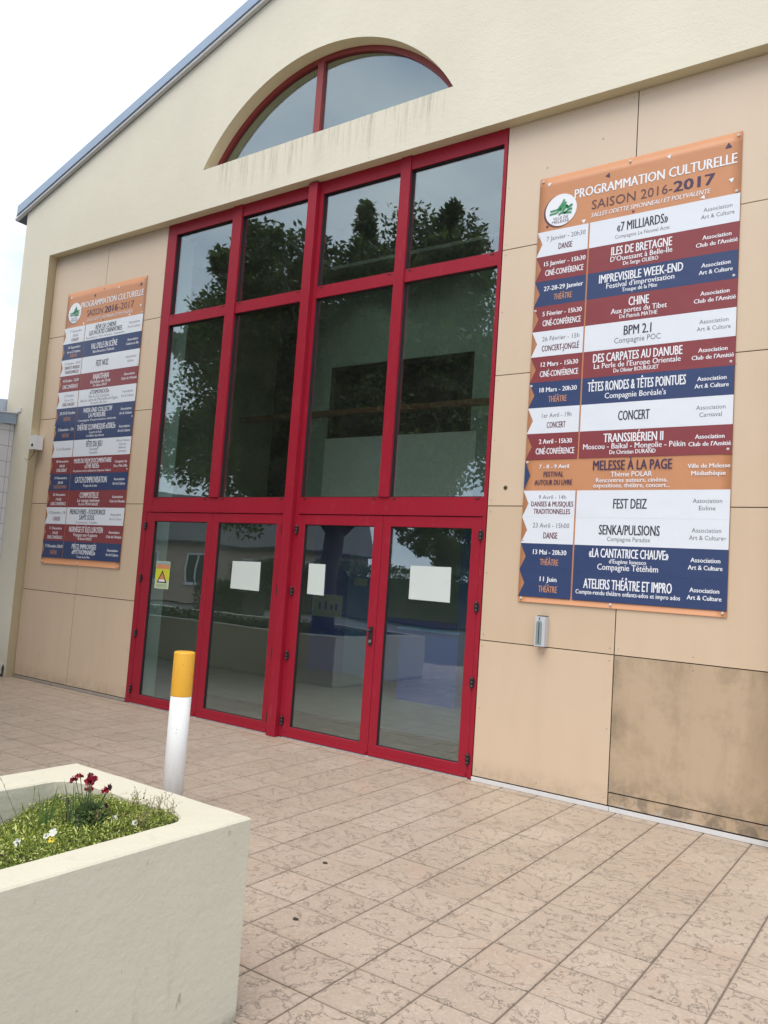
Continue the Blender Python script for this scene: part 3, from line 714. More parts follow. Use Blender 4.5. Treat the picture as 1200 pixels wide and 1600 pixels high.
    tri = [(.09, 5.32, 'ltwhite', .022, 2.6), (.63, 5.275, 'ltpurple', .026, 1.1), (1.14, 5.315, 'ltwhite', .022, 2.9), (1.60, 5.285, 'ltpurple', .03, 1.57), (1.63, 5.0, 'ltwhite', .024, 2.8), (.09, 4.925, 'ltred', .018, .3), (.43, 4.91, 'ltwhite', .024, 2.6), (1.42, 4.905, 'ltwhite', .022, 1.2), (.86, 4.905, 'ltred', .016, .3)]
    for a, b, mm, r, an in tri: pr.poly([(x0 + a + r * math.cos(an + q * 2.094), b + r * math.sin(an + q * 2.094)) for q in range(3)], mm, YH)
    # round town emblem
    lx, lz = Lr
    pr.poly([(lx - .012 + .15 * math.cos(t * math.pi / 16), lz - .006 + .15 * math.sin(t * math.pi / 16)) for t in range(32)], 'ltbrown', YH)
    pr.poly([(lx + .146 * math.cos(t * math.pi / 16), lz + .146 * math.sin(t * math.pi / 16)) for t in range(32)], 'ltwhite', YH - .0006)
    def stroke(pts, wd):
        for (xa_, za), (xb, zb_) in zip(pts, pts[1:]):
            d = Vector((xb - xa_, zb_ - za)); nn = Vector((-d.y, d.x)).normalized() * wd / 2
            pr.poly([(lx + xa_ + nn.x, lz + za + nn.y), (lx + xa_ - nn.x, lz + za - nn.y), (lx + xb - nn.x, lz + zb_ - nn.y), (lx + xb + nn.x, lz + zb_ + nn.y)], 'green', YT)
    stroke([(-.10, .0), (-.03, .005), (.01, .055), (.03, .09)], .016); stroke([(-.105, -.028), (-.035, -.022), (.0, .02)], .014)
    stroke([(-.01, -.01), (.045, .065)], .022); stroke([(.015, -.02), (.055, .035), (.06, .005), (.105, .03)], .02); stroke([(.03, -.04), (.07, -.012), (.105, -.008)], .018); stroke([(-.02, -.045), (.0, -.03), (.10, -.042)], .016)
    pr.text('VILLE DE', lx, lz - .085, .14, .026, 'ltgrey', YT, 0.); pr.text('MELESSE', lx, lz - .118, .16, .026, 'ltgrey', YT, 0.)
    pr.build('lettering', rt)
    # fixing screws with washers
    pts = [(.03, BT - .03), (BW * .48, BT - .03), (BW - .03, BT - .03), (.03, zb + .03), (BW * .48, zb + .03), (BW - .03, zb + .03)]
    for q in (4.87, 4.19, 3.51, 2.83, 2.15): pts += [(.022, q - .03), (BW - .03, q + .03)]
    for a, b in pts:
        bm = bmesh.new(); tube(bm, [(x0 + a, -.010, b), (x0 + a, -.0192, b)], [.011, .0105], 10); tube(bm, [(x0 + a, -.0192, b), (x0 + a, -.0225, b)], [.006, .004], 8)
        obj('fixing_screw', bm, M['alu'], rt)
CU = [('Association', .215), ('Art & Culture', .25)]; AM = [('Association', .215), ("Club de l'Amitié", .31)]
CC = [('CINÉ-CONFÉRENCE', .35)]; TH = [('THÉÂTRE', .165)]
def T3(a, wa, b=None, wb=0, c=None, wc=0):
    if b is None: return [(a, wa, .66, .085, 't')]
    if c is None: return [(a, wa, .56, .085, 't'), (b, wb, .80, .042, 's')]
    return [(a, wa, .44, .078, 't'), (b, wb, .68, .048, 's'), (c, wc, .88, .036, 's')]
right = [
 ('W', 1, [('7 Janvier - 20h30', .36)], [('DANSE', .125)], [('«7 MILLIARDS»', .42, .56, .085, 't'), ('Compagnie Le Nouvel Acte', .45, .82, .034, 's')], CU),
 ('R', 1, [('15 Janvier - 15h30', .38)], CC, T3('ILES DE BRETAGNE', .50, "D'Ouessant à Belle-Île", .51, 'De Serge OLIERO', .29), AM),
 ('B', 1, [('27-28-29 Janvier', .36)], TH, T3('IMPREVISIBLE WEEK-END', .69, "Festival d'improvisation", .56, 'Troupe de la Mite', .29), CU),
 ('R', 1, [('5 Février - 15h30', .36)], CC, T3('CHINE', .165, 'Aux portes du Tibet', .46, 'De Patrick MATHE', .31), AM),
 ('W', 1, [('26 Février - 15h', .34)], [('CONCERT-JONGLÉ', .34)], [('BPM 2.1', .225, .52, .085, 't'), ('Compagnie POC', .38, .80, .05, 's')], CU),
 ('R', 1, [('12 Mars - 15h30', .34)], CC, T3('DES CARPATES AU DANUBE', .73, "La Perle de l'Europe Orientale", .71, 'De Olivier BOURGUET', .37), AM),
 ('B', 1, [('18 Mars - 20h30', .34)], TH, [('TÊTES RONDES & TÊTES POINTUES', .80, .52, .085, 't'), ("Compagnie Boréale's", .5, .82, .05, 's')], CU),
 ('W', 1, [('1er Avril - 19h', .27)], [('CONCERT', .17)], T3('CONCERT', .255), [('Association', .215), ('Carnaval', .165)]),
 ('R', 1, [('2 Avril - 15h30', .30)], CC, T3('TRANSSIBÉRIEN II', .485, 'Moscou - Baïkal - Mongolie - Pékin', .83, 'De Christian DURAND', .375), AM),
 ('O', 1.19, [('7 - 8 - 9 Avril', .27)], [('FESTIVAL', .18), ('AUTOUR DU LIVRE', .34)], [('MELESSE À LA PAGE', .64, .45, .085, 't'), ('Thème POLAR', .335, .70, .044, 's'), ('Rencontres auteurs, cinéma,', .58, .90, .038, 's'), ('expositions, théâtre, concert...', .62, 1.09, .038, 's')], [('Ville de Melesse', .31), ('Médiathèque', .25)]),
 ('W', 1, [('9 Avril - 14h', .25)], [('DANSES & MUSIQUES', .38), ('TRADITIONNELLES', .33)], T3('FEST DEIZ', .27), [('Association', .215), ('Eoline', .12)]),
 ('W', 1, [('23 Avril - 15h00', .33)], [('DANSE', .125)], [('SENKA/PULSIONS', .49, .60, .085, 't'), ('Compagnie Paradox', .35, .83, .038, 's')], CU),
 ('B', 1, [('13 Mai - 20h30', .30)], TH, [('«LA CANTATRICE CHAUVE»', .64, .42, .078, 't'), ("d'Eugène Ionesco", .30, .62, .036, 's'), ('Compagnie Tétéhèm', .49, .86, .052, 's')], CU),
 ('B', 1, [('11 Juin', .15)], TH, [('ATELIERS THÉÂTRE ET IMPRO', .71, .55, .085, 't'), ('Compte-rendu théâtre enfants-ados et impro ados', .84, .76, .038, 's')], CU)]
def T2(a, wa, b, wb, c, wc): return [(a, wa, .40, .066, 't'), (b, wb, .71, .066, 't'), (c, wc, .91, .030, 's')]
left = [
 ('W', 1, [('17 Septembre', .27), ('20h30', .12)], [('CONCERT', .17)], T2('RÊVE DE CHIENS', .44, 'LES PATATES CARNIVORES', .70, 'Bonaventure - Marc Hermann - Clandestine', .82), CU),
 ('B', 1, [('30 Septembre', .28), ('1er et 2 Octobre', .30)], TH, [("VAL D'ILLE EN SCÈNE", .56, .58, .085, 't'), ('8ème Rencontres Théâtrales', .46, .82, .038, 's')], [('Association', .215), ('Culture en Ille', .25)]),
 ('W', 1, [('15 Octobre - 20h30', .36)], [('DANSE ET MUSIQUE', .34), ('TRADITIONNELLES', .32)], T3('FEST NOZ', .26), [('Association', .215), ('Eoline', .12)]),
 ('R', 1, [('14 Octobre - 15h30', .36)], CC, T3('RAJASTHAN', .33, "Richesses de l'Inde", .43, 'De Gilbert LEROY', .30), AM),
 ('W', 1, [('22 Octobre', .22), ('11h et 15h', .21)], [('CINÉ-CONCERT', .28)], [('«TOIMONOUS»', .41, .32, .060, 't'), ('Par la Cie Caravan', .44, .54, .042, 's'), ('dans le cadre de Marmaille en Fugue', .80, .74, .042, 's'), ('Tout public dès 3 ans', .36, .92, .034, 's')], CU),
 ('B', 1, [('28-29-30 Octobre', .35)], TH, T2('WEEK-END COLLECTIF', .62, 'LA MORSURE', .36, "Compagnie d'improvisation théâtrale", .82), CU),
 ('B', 1, [('5 Novembre - 21h', .36)], TH, [('THÉÂTRE CLOWNESQUE «ODILE»', .82, .44, .080, 't'), ('À partir de 8 ans', .27, .66, .034, 's'), ('Le théâtre des silences', .38, .86, .034, 's')], CU),
 ('W', 1, [('5 et 6 Novembre', .34)], [], [('FÊTE DU JEU', .34, .45, .080, 't'), ('7ème édition', .18, .66, .034, 's'), ('Tout public', .18, .86, .034, 's')], [('Ville de Melesse', .28), ('Services', .14), ('Enfance', .14), ('Jeunesse', .17)]),
 ('R', 1, [('18 Novembre', .28), ('20h30', .12)], [('CINÉ-DÉBAT', .24)], T2('MOIS DU FILM DOCUMENTAIRE', .80, '«THE RIDE»', .31, 'En présence de la réalisatrice Stéphanie Gillard', .80), [('Comptoir du', .24), ("Doc, Pôle d'Ille", .27)]),
 ('B', 1, [('19 Novembre', .28), ('20h30', .12)], [('THÉÂTRE IMPRO', .30)], [("CATCH D'IMPROVISATION", .68, .56, .085, 't'), ('Troupe de la mite', .30, .80, .038, 's')], CU),
 ('R', 1, [('25 Novembre', .28), ('14h30', .12)], CC, T3('COMPOSTELLE', .40, 'Le voyage intérieur', .48, 'De Éric MONTARGES', .42), AM),
 ('W', 1, [('10 Décembre - 19h', .38)], [('CONCERT', .17)], [('FRENCH FRIES - FOODFUNCK', .76, .40, .070, 't'), ("SAM'S SOUL", .33, .72, .070, 't'), ('3 concerts, 3 styles', .45, .93, .036, 's')], CU),
 ('R', 1, [('11 Décembre', .28), ('15h30', .12)], CC, T3('NORVÈGE ET ÎLES LOFOTEN', .72, 'Voyages aux 4 saisons', .52, 'De Bernard BASSET', .30), AM),
 ('B', 1, [('17 Décembre 20h30', .40)], TH, T2('PIÈCE IMPROVISÉE', .52, '«MYTHOMANIES»', .50, 'Troupe de La Mite', .28), CU)]
banner(5.112, 'striped season programme banner right of the red doors, 2017 in bold', right, True, (5.112 + .213, 5.057))
banner(-2.035, 'striped season programme banner left of the red doors, 2016 in bold', left, False, (-2.035 + .20, 5.085))

# ------------------------------------------------------------------ papers stuck on the glass
def sheet(name, label, cat, pts, mat, y=.021, group=None):
    bm = bmesh.new(); nn = 6; (a, b, c, d) = pts
    P_ = [[None] * (nn + 1) for _ in range(nn + 1)]
    for j in range(nn + 1):
        for i in range(nn + 1):
            u, v = i / nn, j / nn
            x = (a[0] * (1 - u) + b[0] * u) * (1 - v) + (d[0] * (1 - u) + c[0] * u) * v; z = (a[1] * (1 - u) + b[1] * u) * (1 - v) + (d[1] * (1 - u) + c[1] * u) * v
            P_[j][i] = bm.verts.new((x, y - .0012 * (mnoise.noise(Vector((x * 9, z * 9, 3))) + 1), z))
    for j in range(nn):
        for i in range(nn): bm.faces.new((P_[j][i], P_[j][i + 1], P_[j + 1][i + 1], P_[j + 1][i]))
    r_ = bmesh.ops.extrude_face_region(bm, geom=list(bm.faces)); bmesh.ops.translate(bm, verts=[v for v in r_['geom'] if isinstance(v, bmesh.types.BMVert)], vec=(0, .0008, 0))
    bmesh.ops.recalc_face_normals(bm, faces=bm.faces)
    o = obj(name, bm, mat); return tag(o, label, cat, group)
G = 'plain sheets of paper stuck on the door glass'
sheet('paper_sheet', 'nearly square white paper with rounded corners on the second red door from the left', 'paper', ((1.598, 1.478), (2.035, 1.473), (2.03, 1.790), (1.602, 1.782)), M['paper'], group=G)
sheet('paper_sheet', 'narrow upright white paper on the third red door, beside the central post', 'paper', ((2.716, 1.490), (2.938, 1.487), (2.932, 1.806), (2.712, 1.806)), M['paper'], group=G)
sheet('paper_sheet', 'largest white paper, landscape, on the rightmost red door', 'paper', ((3.970, 1.526), (4.420, 1.523), (4.414, 1.848), (3.968, 1.842)), M['paper'], group=G)
no = root('warning_notice', 'small yellow orange and pale green notice with a warning triangle on the leftmost door', 'notice')
X0, X1, ZA, ZB = .322, .572, 1.400, 1.727
B('backing_sheet', M['pgreen'], no, (X0, X1, .018, .020, ZA, ZB))
B('yellow_band', M['pyellow'], no, (X0 + .004, X1 - .004, .0168, .0175, ZA + .10, ZA + .235)); B('orange_band', M['porange'], no, (X0 + .006, X1 - .006, .0168, .0175, ZA + .237, ZA + .29)); B('grey_band', M['pblue'], no, (X0 + .006, X1 - .006, .0168, .0175, ZA + .292, ZA + .32))
pr = Print(); cx = .447
pr.poly([(cx - .088, ZA + .072), (cx + .088, ZA + .072), (cx, ZA + .222)], 'gasket', .0160); pr.poly([(cx - .062, ZA + .088), (cx + .062, ZA + .088), (cx, ZA + .192)], 'porange', .0154)
pr.poly([(cx - .055, ZA + .084), (cx + .055, ZA + .084), (cx + .048, ZA + .108), (cx - .048, ZA + .108)], 'ltwhite', .0150)
pr.build('warning_print', no)
for q in range(3): B('print_line', M['gasket'], no, (X0 + .03, X1 - .03, .0172, .0176, ZA + .02 + q * .014, ZA + .0225 + q * .014))

# ------------------------------------------------------------------ small wall fittings
dv = root('wall_dispenser', 'narrow silver grey upright box with a tall slot below the right banner', 'wall box')
B('case', M['devgrey'], dv, (5.312, 5.402, -.075, -.001, 1.226, 1.476), bevel=.008, seg=2)
bm = bmesh.new(); cxx = 5.35
pts = [(cxx + .026 * math.cos(t * math.pi / 8), 1.415 + .026 * math.sin(t * math.pi / 8)) for t in range(9)] + [(cxx - .026, 1.24), (cxx + .026, 1.24)]
f = bm.faces.new([bm.verts.new((x, -.0772, z)) for x, z in pts]); r_ = bmesh.ops.extrude_face_region(bm, geom=[f]); bmesh.ops.translate(bm, verts=[v for v in r_['geom'] if isinstance(v, bmesh.types.BMVert)], vec=(0, .003, 0)); bmesh.ops.recalc_face_normals(bm, faces=bm.faces)
obj('window', bm, M['devslot'], dv)
B('slot', M['devdark'], dv, (cxx - .004, cxx + .003, -.0785, -.0773, 1.25, 1.425)); B('lid', M['gasket'], dv, (5.325, 5.400, -.070, -.004, 1.4765, 1.482))
bm = bmesh.new(); tube(bm, [(cxx, -.0745, 1.455), (cxx, -.0775, 1.455)], [.006, .006], 8); tube(bm, [(cxx + .002, -.0745, 1.467), (cxx + .002, -.0775, 1.467)], [.003, .003], 8); obj('screw', bm, M['gasket'], dv)
sb = root('sensor_box', 'small off white box with a dark round opening on the pillar left of the banner', 'wall box')
B('back_plate', M['reveal'], sb, (-2.429, -2.414, -.10, -.01, 3.16, 3.37), bevel=.003)
B('case', M['white'], sb, (-2.4135, -2.27, -.135, -.02, 3.165, 3.365), bevel=.016, seg=2)
bm = bmesh.new(); tube(bm, [(-2.34, -.134, 3.225), (-2.34, -.139, 3.225)], [.022, .022], 12); obj('opening', bm, M['gasket'], sb)
bm = bmesh.new(); tube(bm, [(-2.40, -.05, 3.165), (-2.41, -.06, 3.10), (-2.425, -.10, 3.03), (-2.45, -.128, 3.02), (-2.50, -.13, 3.04)], [.006, .005, .004, .004, .003], 6); obj('cable_end', bm, M['rust'], sb)
bm = bmesh.new()
tube(bm, [(-2.60, F - .008, .015), (-2.54, F - .012, .03), (-2.49, F - .03, .02), (-2.47, F - .02, .06), (-2.475, F - .012, .13), (-2.487, F - .01, .16), (-2.50, F - .012, .12), (-2.485, F - .018, .06), (-2.46, F - .03, .012)], [.008] * 9, 6)
o = obj('loose_cable', bm, M['cable']); tag(o, 'short black cable loop at the foot of the left pillar', 'cable')

# ------------------------------------------------------------------ bollard
bx, by = 3.792, -2.534
bo = root('bollard', 'round steel bollard, white with a yellow top, standing behind the planter', 'bollard')
bm = bmesh.new(); tube(bm, [(bx, by, .0), (bx, by, .40), (bx, by, .80)], [.0715, .0715, .0715], 28); obj('post', bm, M['white_post'], bo)
bm = bmesh.new(); tube(bm, [(bx, by, .795), (bx, by, .80), (bx, by, 1.088), (bx, by, 1.097), (bx, by, 1.1)], [.0718, .0724, .0724, .0700, .062], 28); obj('cap', bm, M['yellow_post'], bo)

for (sx, sy, lab) in ((5.528, -3.232, 'small dark pebble lying on the paving nearer the camera'), (5.142, -2.52, 'small dark pebble lying on the paving farther back')):
    bm = bmesh.new(); bmesh.ops.create_icosphere(bm, subdivisions=2, radius=.011)
    for v in bm.verts: v.co = Vector((v.co.x * 1.5, v.co.y * 1.1, v.co.z * .55)) * (1 + .35 * mnoise.noise(v.co * 90 + Vector((sx, sy, 0))))
    bmesh.ops.translate(bm, verts=bm.verts, vec=(sx, sy, .004)); tag(obj('pebble', bm, M['soil']), lab, 'pebble')
# ------------------------------------------------------------------ concrete planter with plants
def round_rect(x0, x1, y0, y1, r, n=5):
    pts = []
    for cx_, cy_, a in ((x1 - r, y1 - r, 0), (x0 + r, y1 - r, 90), (x0 + r, y0 + r, 180), (x1 - r, y0 + r, 270)):
        for k in range(n + 1): t = math.radians(a + 90 * k / n); pts.append((cx_ + r * math.cos(t), cy_ + r * math.sin(t)))
    return pts
def planter_mesh(name, parent, X0, X1, Y0_, Y1_, h, rim, inner_z, ri=.10):
    bm = bmesh.new(); n = 6
    outp = round_rect(X0, X1, Y0_, Y1_, .006, n - 1); inp = round_rect(X0 + rim[0], X1 - rim[1], Y0_ + .18, Y1_ - rim[2], ri, n - 1)
    def sub(pts):   # subdivide long sides for a slightly wavy edge
        o_ = []
        for i, p in enumerate(pts):
            q = pts[(i + 1) % len(pts)]; o_.append(p); d = math.dist(p, q)
            if d > .3:
                for k in range(1, 40): o_.append((p[0] + (q[0] - p[0]) * k / 40, p[1] + (q[1] - p[1]) * k / 40))
        return o_
    outp, inp = sub(outp), sub(inp)
    def wob(x, y, z, a): 
        v = mnoise.noise_vector(Vector((x * 9, y * 9, z * 5))) * a; return (x + v.x, y + v.y, z + v.z * .6)
    e = .006
    def ring(pts, z, off, a):
        cx_, cy_ = (X0 + X1) / 2, (Y0_ + Y1_) / 2; r_ = []
        for x, y in pts:
            sx = -1 if x > cx_ else 1; sy = -1 if y > cy_ else 1
            r_.append(bm.verts.new(wob(x + sx * off, y + sy * off, z, a)))
        return r_
    rs = [ring(outp, 0, 0, 0), ring(outp, h * .5, 0, .001), ring(outp, h - e, 0, .003), ring(outp, h, e, .003), ring(inp, h, -e, .003), ring(inp, h - e, 0, .003), ring(inp, inner_z, 0, 0)]
    assert len(outp) == len(inp), (len(outp), len(inp))
    for a, b in zip(rs, rs[1:]):
        for k in range(len(a)): f = bm.faces.new((a[k], a[(k + 1) % len(a)], b[(k + 1) % len(a)], b[k])); f.smooth = False
    return obj(name, bm, M['planter'], parent)
pl = root('planter', 'big cream painted concrete planter with a thick rim in the foreground', 'planter')
planter_mesh('wall', pl, PL[0], PL[1], PL[2], PL[3], .75, (.20, .148, .18), .45)
def cover_h(x, y):
    s = (x - 5.04) / .76
    e_ = max(0, min(1, (y + 5.0) / .6)); e2_ = max(0, min(1, (y + 4.62) / .35)); s1 = max(0, min(1, s * 1.5)); b = .595 + .125 * s1 + (.075 * (1 - s1) + .022) * e2_ + .02 * mnoise.noise(Vector((x * 5, y * 5, 0))) + .012 * mnoise.noise(Vector((x * 14, y * 14, 2)))
    return min(b + .02 * math.exp(-((x - 5.45) ** 2 + (y + 4.45) ** 2) / .02), .752)
bm = bmesh.new(); nx, ny = 18, 70; g_ = [[bm.verts.new((5.03 + .772 * i / nx, -8.12 + 3.875 * j / ny, cover_h(5.03 + .772 * i / nx, -8.12 + 3.875 * j / ny) - .022)) for i in range(nx + 1)] for j in range(ny + 1)]
for j in range(ny):
    for i in range(nx): bm.faces.new((g_[j][i], g_[j][i + 1], g_[j + 1][i + 1], g_[j + 1][i]))
obj('soil', bm, M['soil'], pl)
V, Fc = [], []
def leafq(V, Fc, p, d, u, ln, wd, fold=0.):
    n = len(V); d = d.normalized(); s = d.cross(u)
    if s.length < 1e-4: s = d.orthogonal()
    s.normalize()
    V += [tuple(p), tuple(p + d * ln * .5 + s * wd / 2), tuple(p + d * ln), tuple(p + d * ln * .5 - s * wd / 2)]; Fc.append((n, n + 1, n + 2, n + 3))
def rv(zmin=-1.):
    while True:
        v = Vector((U(-1, 1), U(-1, 1), U(zmin, 1)))
        if .05 < v.length < 1: return v.normalized()
def in_plant(x, y):
    if not (5.035 < x < 5.797 and -8.1 < y < -4.25): return False
    r = .1
    if x > 5.797 - r and y > -4.25 - r and math.hypot(x - (5.797 - r), y - (-4.25 - r)) > r: return False
    return True
for k in range(44000):
    x = U(5.035, 5.797); y = U(-5.35, -4.25) if k < 40000 else U(-8.1, -5.35)
    if not in_plant(x, y): continue
    tuft = mnoise.noise(Vector((x * 26, y * 26, 5)))
    z = cover_h(x, y) + U(-.02, .008) + .014 * max(0, tuft) * rnd() * 2
    d = rv(-.1); leafq(V, Fc, Vector((x, y, z)), d, rv(), U(.006, .013), U(.0035, .007))
for k in range(900):
    a_ = k % 60; random.seed(500 + a_); cx_, cy_ = U(5.06, 5.7), U(-5.2, -4.36); hh_ = U(.03, .075); random.seed(9000 + k)
    if not in_plant(cx_, cy_): continue
    p_ = Vector((cx_ + U(-.03, .03), cy_ + U(-.03, .03), 0)); p_.z = cover_h(p_.x, p_.y) + U(-.01, .0) + U(0, hh_) * .7
    if in_plant(p_.x, p_.y): leafq(V, Fc, p_, Vector((U(-.7, .7), U(-.7, .7), U(.2, 1.2))), rv(), U(.012, .03), U(.004, .009))
random.seed(77)
o = meshobj('ground_cover', V, Fc, M['cover'], kind='stuff'); tag(o, 'yellow green mossy ground cover filling the foreground planter', 'ground cover')
def blade(bm, p, d, ln, wd, bend, mi=0, n=4):
    p = Vector(p); d = Vector(d).normalized(); s = d.cross(Vector((.57, -.82, 0)))
    if s.length < .1: s = Vector((1, 0, 0))
    s = Vector((.82, .57, 0)); prev = None; side = Vector((bend[0], bend[1], 0))
    for k in range(n + 1):
        t = k / n; c = p + d * ln * t + side * ln * t * t; w_ = wd * (1 - t ** 1.5) * .5 + .0002
        a, b = bm.verts.new(c - s * w_), bm.verts.new(c + s * w_)
        if prev: f = bm.faces.new((prev[0], prev[1], b, a)); f.material_index = mi
        prev = (a, b)
def flower(bm, c, r, face, mi, n=5, eye=None):
    c = Vector(c); face = Vector(face).normalized(); u = face.orthogonal().normalized(); v = face.cross(u); a0_ = rnd() * 6
    for k in range(n):
        a = a0_ + 2 * math.pi * k / n; d = (u * math.cos(a) + v * math.sin(a)); s = face.cross(d)
        t = c + d * r + face * U(-.2, .3) * r
        pts = [c, c + d * r * .45 + s * r * .42, c + d * r * .9 + s * r * .36 + face * r * .12, t, c + d * r * .9 - s * r * .36 + face * r * .1, c + d * r * .45 - s * r * .42]
        f = bm.faces.new([bm.verts.new(p_) for p_ in pts]); f.material_index = mi if not isinstance(mi, (list, tuple)) else mi[k % len(mi)]
    if eye is not None:
        f = bm.faces.new([bm.verts.new(c + face * .0015 + (u * math.cos(t) + v * math.sin(t)) * r * .22) for t in (q * math.pi / 3 for q in range(6))]); f.material_index = eye
def leafq_f(bm, p, d, ln, wd, mi=0):
    d = Vector(d).normalized(); s_ = d.cross(rv()).normalized(); p = Vector(p)
    f = bm.faces.new([bm.verts.new(v) for v in (p, p + d * ln * .6 + s_ * wd * .6, p + d * ln + s_ * wd * .15, p + d * ln * .92 - s_ * wd * .2, p + d * ln * .6 - s_ * wd * .6)]); f.material_index = mi
# crimson wallflowers
wf = root('wallflower_plant', 'tall wallflower with crimson blooms in the far corner of the planter', 'flower')
bs = bmesh.new(); bf = bmesh.new(); bl = bmesh.new()
base = Vector((5.42, -4.40, .68))
heads = [((5.497, -4.544, .885), .019, 0), ((5.51, -4.535, .895), .017, 0), ((5.545, -4.51, .90), .012, 1), ((5.569, -4.535, .885), .022, 0), ((5.578, -4.525, .90), .018, 0), ((5.586, -4.54, .892), .02, 0), ((5.56, -4.53, .905), .014, 1), ((5.53, -4.50, .845), .017, 0), ((5.60, -4.48, .855), .017, 0), ((5.608, -4.475, .865), .015, 1), ((5.595, -4.47, .80), .012, 1)]
for (h_, r_, kd) in heads:
    h_ = Vector(h_); b_ = Vector((5.52 + U(-.03, .03), -4.50 + U(-.03, .03), .66)); mid = (b_ + h_) / 2 + Vector((U(-.01, .01), U(-.01, .01), .01))
    tube(bs, [b_, mid, h_], [.0024, .002, .0014], 5)
    if kd == 0:
        for q in range(3):
            ce = h_ + Vector((U(-.007, .007), U(-.007, .007), U(-.008, .008)))
            for w_ in range(5): leafq_f(bf, ce, (U(-.6, 1), U(-1, .5), U(-.4, .7)), r_ * U(.7, 1.1), r_ * U(.6, .9))
    else:
        for q in range(6): flower(bf, h_ + Vector((U(-.004, .004), U(-.004, .004), U(-.01, .006))), r_ * .6, rv(0), 1, 4)
for k in range(60):
    a = rnd() * 6.28; r_ = U(.0, .045); p_ = (5.52 + r_ * math.cos(a), -4.50 + r_ * math.sin(a), .67 + U(0, .06))
    blade(bl, p_, (U(-.5, .5), U(-.5, .5), 1), U(.05, .13), U(.005, .009), (U(-.4, .4), U(-.4, .4)))
for k in range(26): blade(bl, (5.47 + U(-.02, .02), -4.52 + U(-.02, .02), .67), (U(-.35, .1), U(-.2, .2), 1), U(.12, .21), .0045, (U(-.25, .1), U(-.1, .1)))
VV, FF = [], []
for k in range(1500):
    v_ = rv(); p_ = Vector((5.535 + v_.x * .075 * rnd() ** .5, -4.49 + v_.y * .075 * rnd() ** .5, .725 + v_.z * .055)); leafq(VV, FF, p_, rv(-.2), rv(), U(.014, .03), U(.005, .009))
obj('stem', bs, M['herb'], wf); obj('blossom', bf, [M['crimson'], M['maroon']], wf); obj('leaf_blade', bl, M['herb'], wf); meshobj('foliage', VV, FF, M['herb'], wf)
gt = root('grass_tuft', 'upright green grass tuft left of the crimson wallflower', 'plant')
bl = bmesh.new()
for dx, dz_ in ((-.03, .17), (-.015, .14), (.0, .15), (.025, .19), (.01, .12), (-.02, .10), (.035, .13), (.005, .09)):
    blade(bl, (5.36 + dx * .35, -4.56 + dx * .2, .655), (dx * 3.2, dx * 2.2, 1), dz_, .010, (dx * 1.2, dx * .8))
for k in range(22): blade(bl, (5.36 + U(-.04, .05), -4.58 + U(-.05, .05), .65), (U(-.6, .6), U(-.6, .6), 1), U(.05, .11), .004, (U(-.5, .5), U(-.5, .5)))
obj('leaf_blade', bl, M['blade'], gt)
ds = root('dry_stalk', 'dark reddish seed stalk between the grass tuft and the wallflower', 'plant')
bl = bmesh.new(); tube(bl, [(5.43, -4.52, .65), (5.432, -4.52, .74), (5.436, -4.522, .80)], [.003, .0035, .0015], 5)
for k in range(14): blade(bl, (5.431, -4.52, .68 + k * .008), (U(-1, 1), U(-1, 1), 1.2), U(.012, .022), .005, (0, 0))
obj('stem', bl, M['maroon'], ds)
pans = [((5.561, -4.473, .745), 'low white pansy at the foot of the crimson wallflower', 0, .011), ((5.605, -4.438, .745), 'white pansy just right of the crimson wallflower', 0, .011), ((5.66, -4.73, .755), 'white and yellow pansy with a dark eye near the front rim', 1, .015),
        ((5.60, -4.82, .74), 'leftmost white pansy, against the front rim', 0, .013), ((5.565, -4.69, .725), 'small bluish white pansy half sunk in the ground cover', 0, .011), ((5.70, -4.42, .745), 'small closed white pansy near the right rim', 0, .012)]
for (c_, lab, kd, r_) in pans:
    rt = root('pansy_flower', lab, 'flower', 'pansies in the foreground planter')
    bm = bmesh.new(); c_ = Vector(c_); fc = Vector((.45, -.7, .6))
    if kd: flower(bm, c_ + Vector((0, 0, .012)), r_, fc, 0, 5, None); flower(bm, c_ + Vector((.002, -.004, -.010)), r_ * .8, fc, 1, 4, 2)
    else: flower(bm, c_, r_, fc + rv() * .3, 0, 5, 2 if r_ > .0105 else None)
    obj('petals', bm, [M['petal'], M['ypetal'], M['pupil']], rt)
    bm = bmesh.new(); tube(bm, [c_ + Vector((0, .004, -.002)), c_ + Vector((0, .006, -.05))], [.0015, .0018], 5); obj('stem', bm, M['herb'], rt)
sp = root('wiry_weeds', 'wiry dry seedlings along the right rim of the planter', 'plant')
bm = bmesh.new()
for k in range(44):
    x = U(5.54, 5.79); y = U(-4.52, -4.27) if k % 2 else U(-4.33, -4.27)
    if not in_plant(x, y): continue
    h_ = U(.03, .075); p_ = Vector((x, y, cover_h(x, y) - .005)); q_ = p_ + Vector((U(-.02, .02), U(-.02, .02), h_)); tube(bm, [p_, (p_ + q_) / 2 + Vector((U(-.005, .005), 0, 0)), q_], [.0009, .0008, .0006], 4)
    for q in range(4):
        e_ = p_.lerp(q_, U(.4, 1)); r_ = e_ + Vector((U(-.018, .018), U(-.012, .012), U(.004, .02))); tube(bm, [e_, r_], [.0007, .0005], 4); 
        blade(bm, r_, rv(0), .008, .004, (0, 0))
obj('stem', bm, M['dry'], sp)
gw = root('wild_grass', 'thin wild grass stalk in front of the far left inner wall of the planter', 'plant')
bm = bmesh.new()
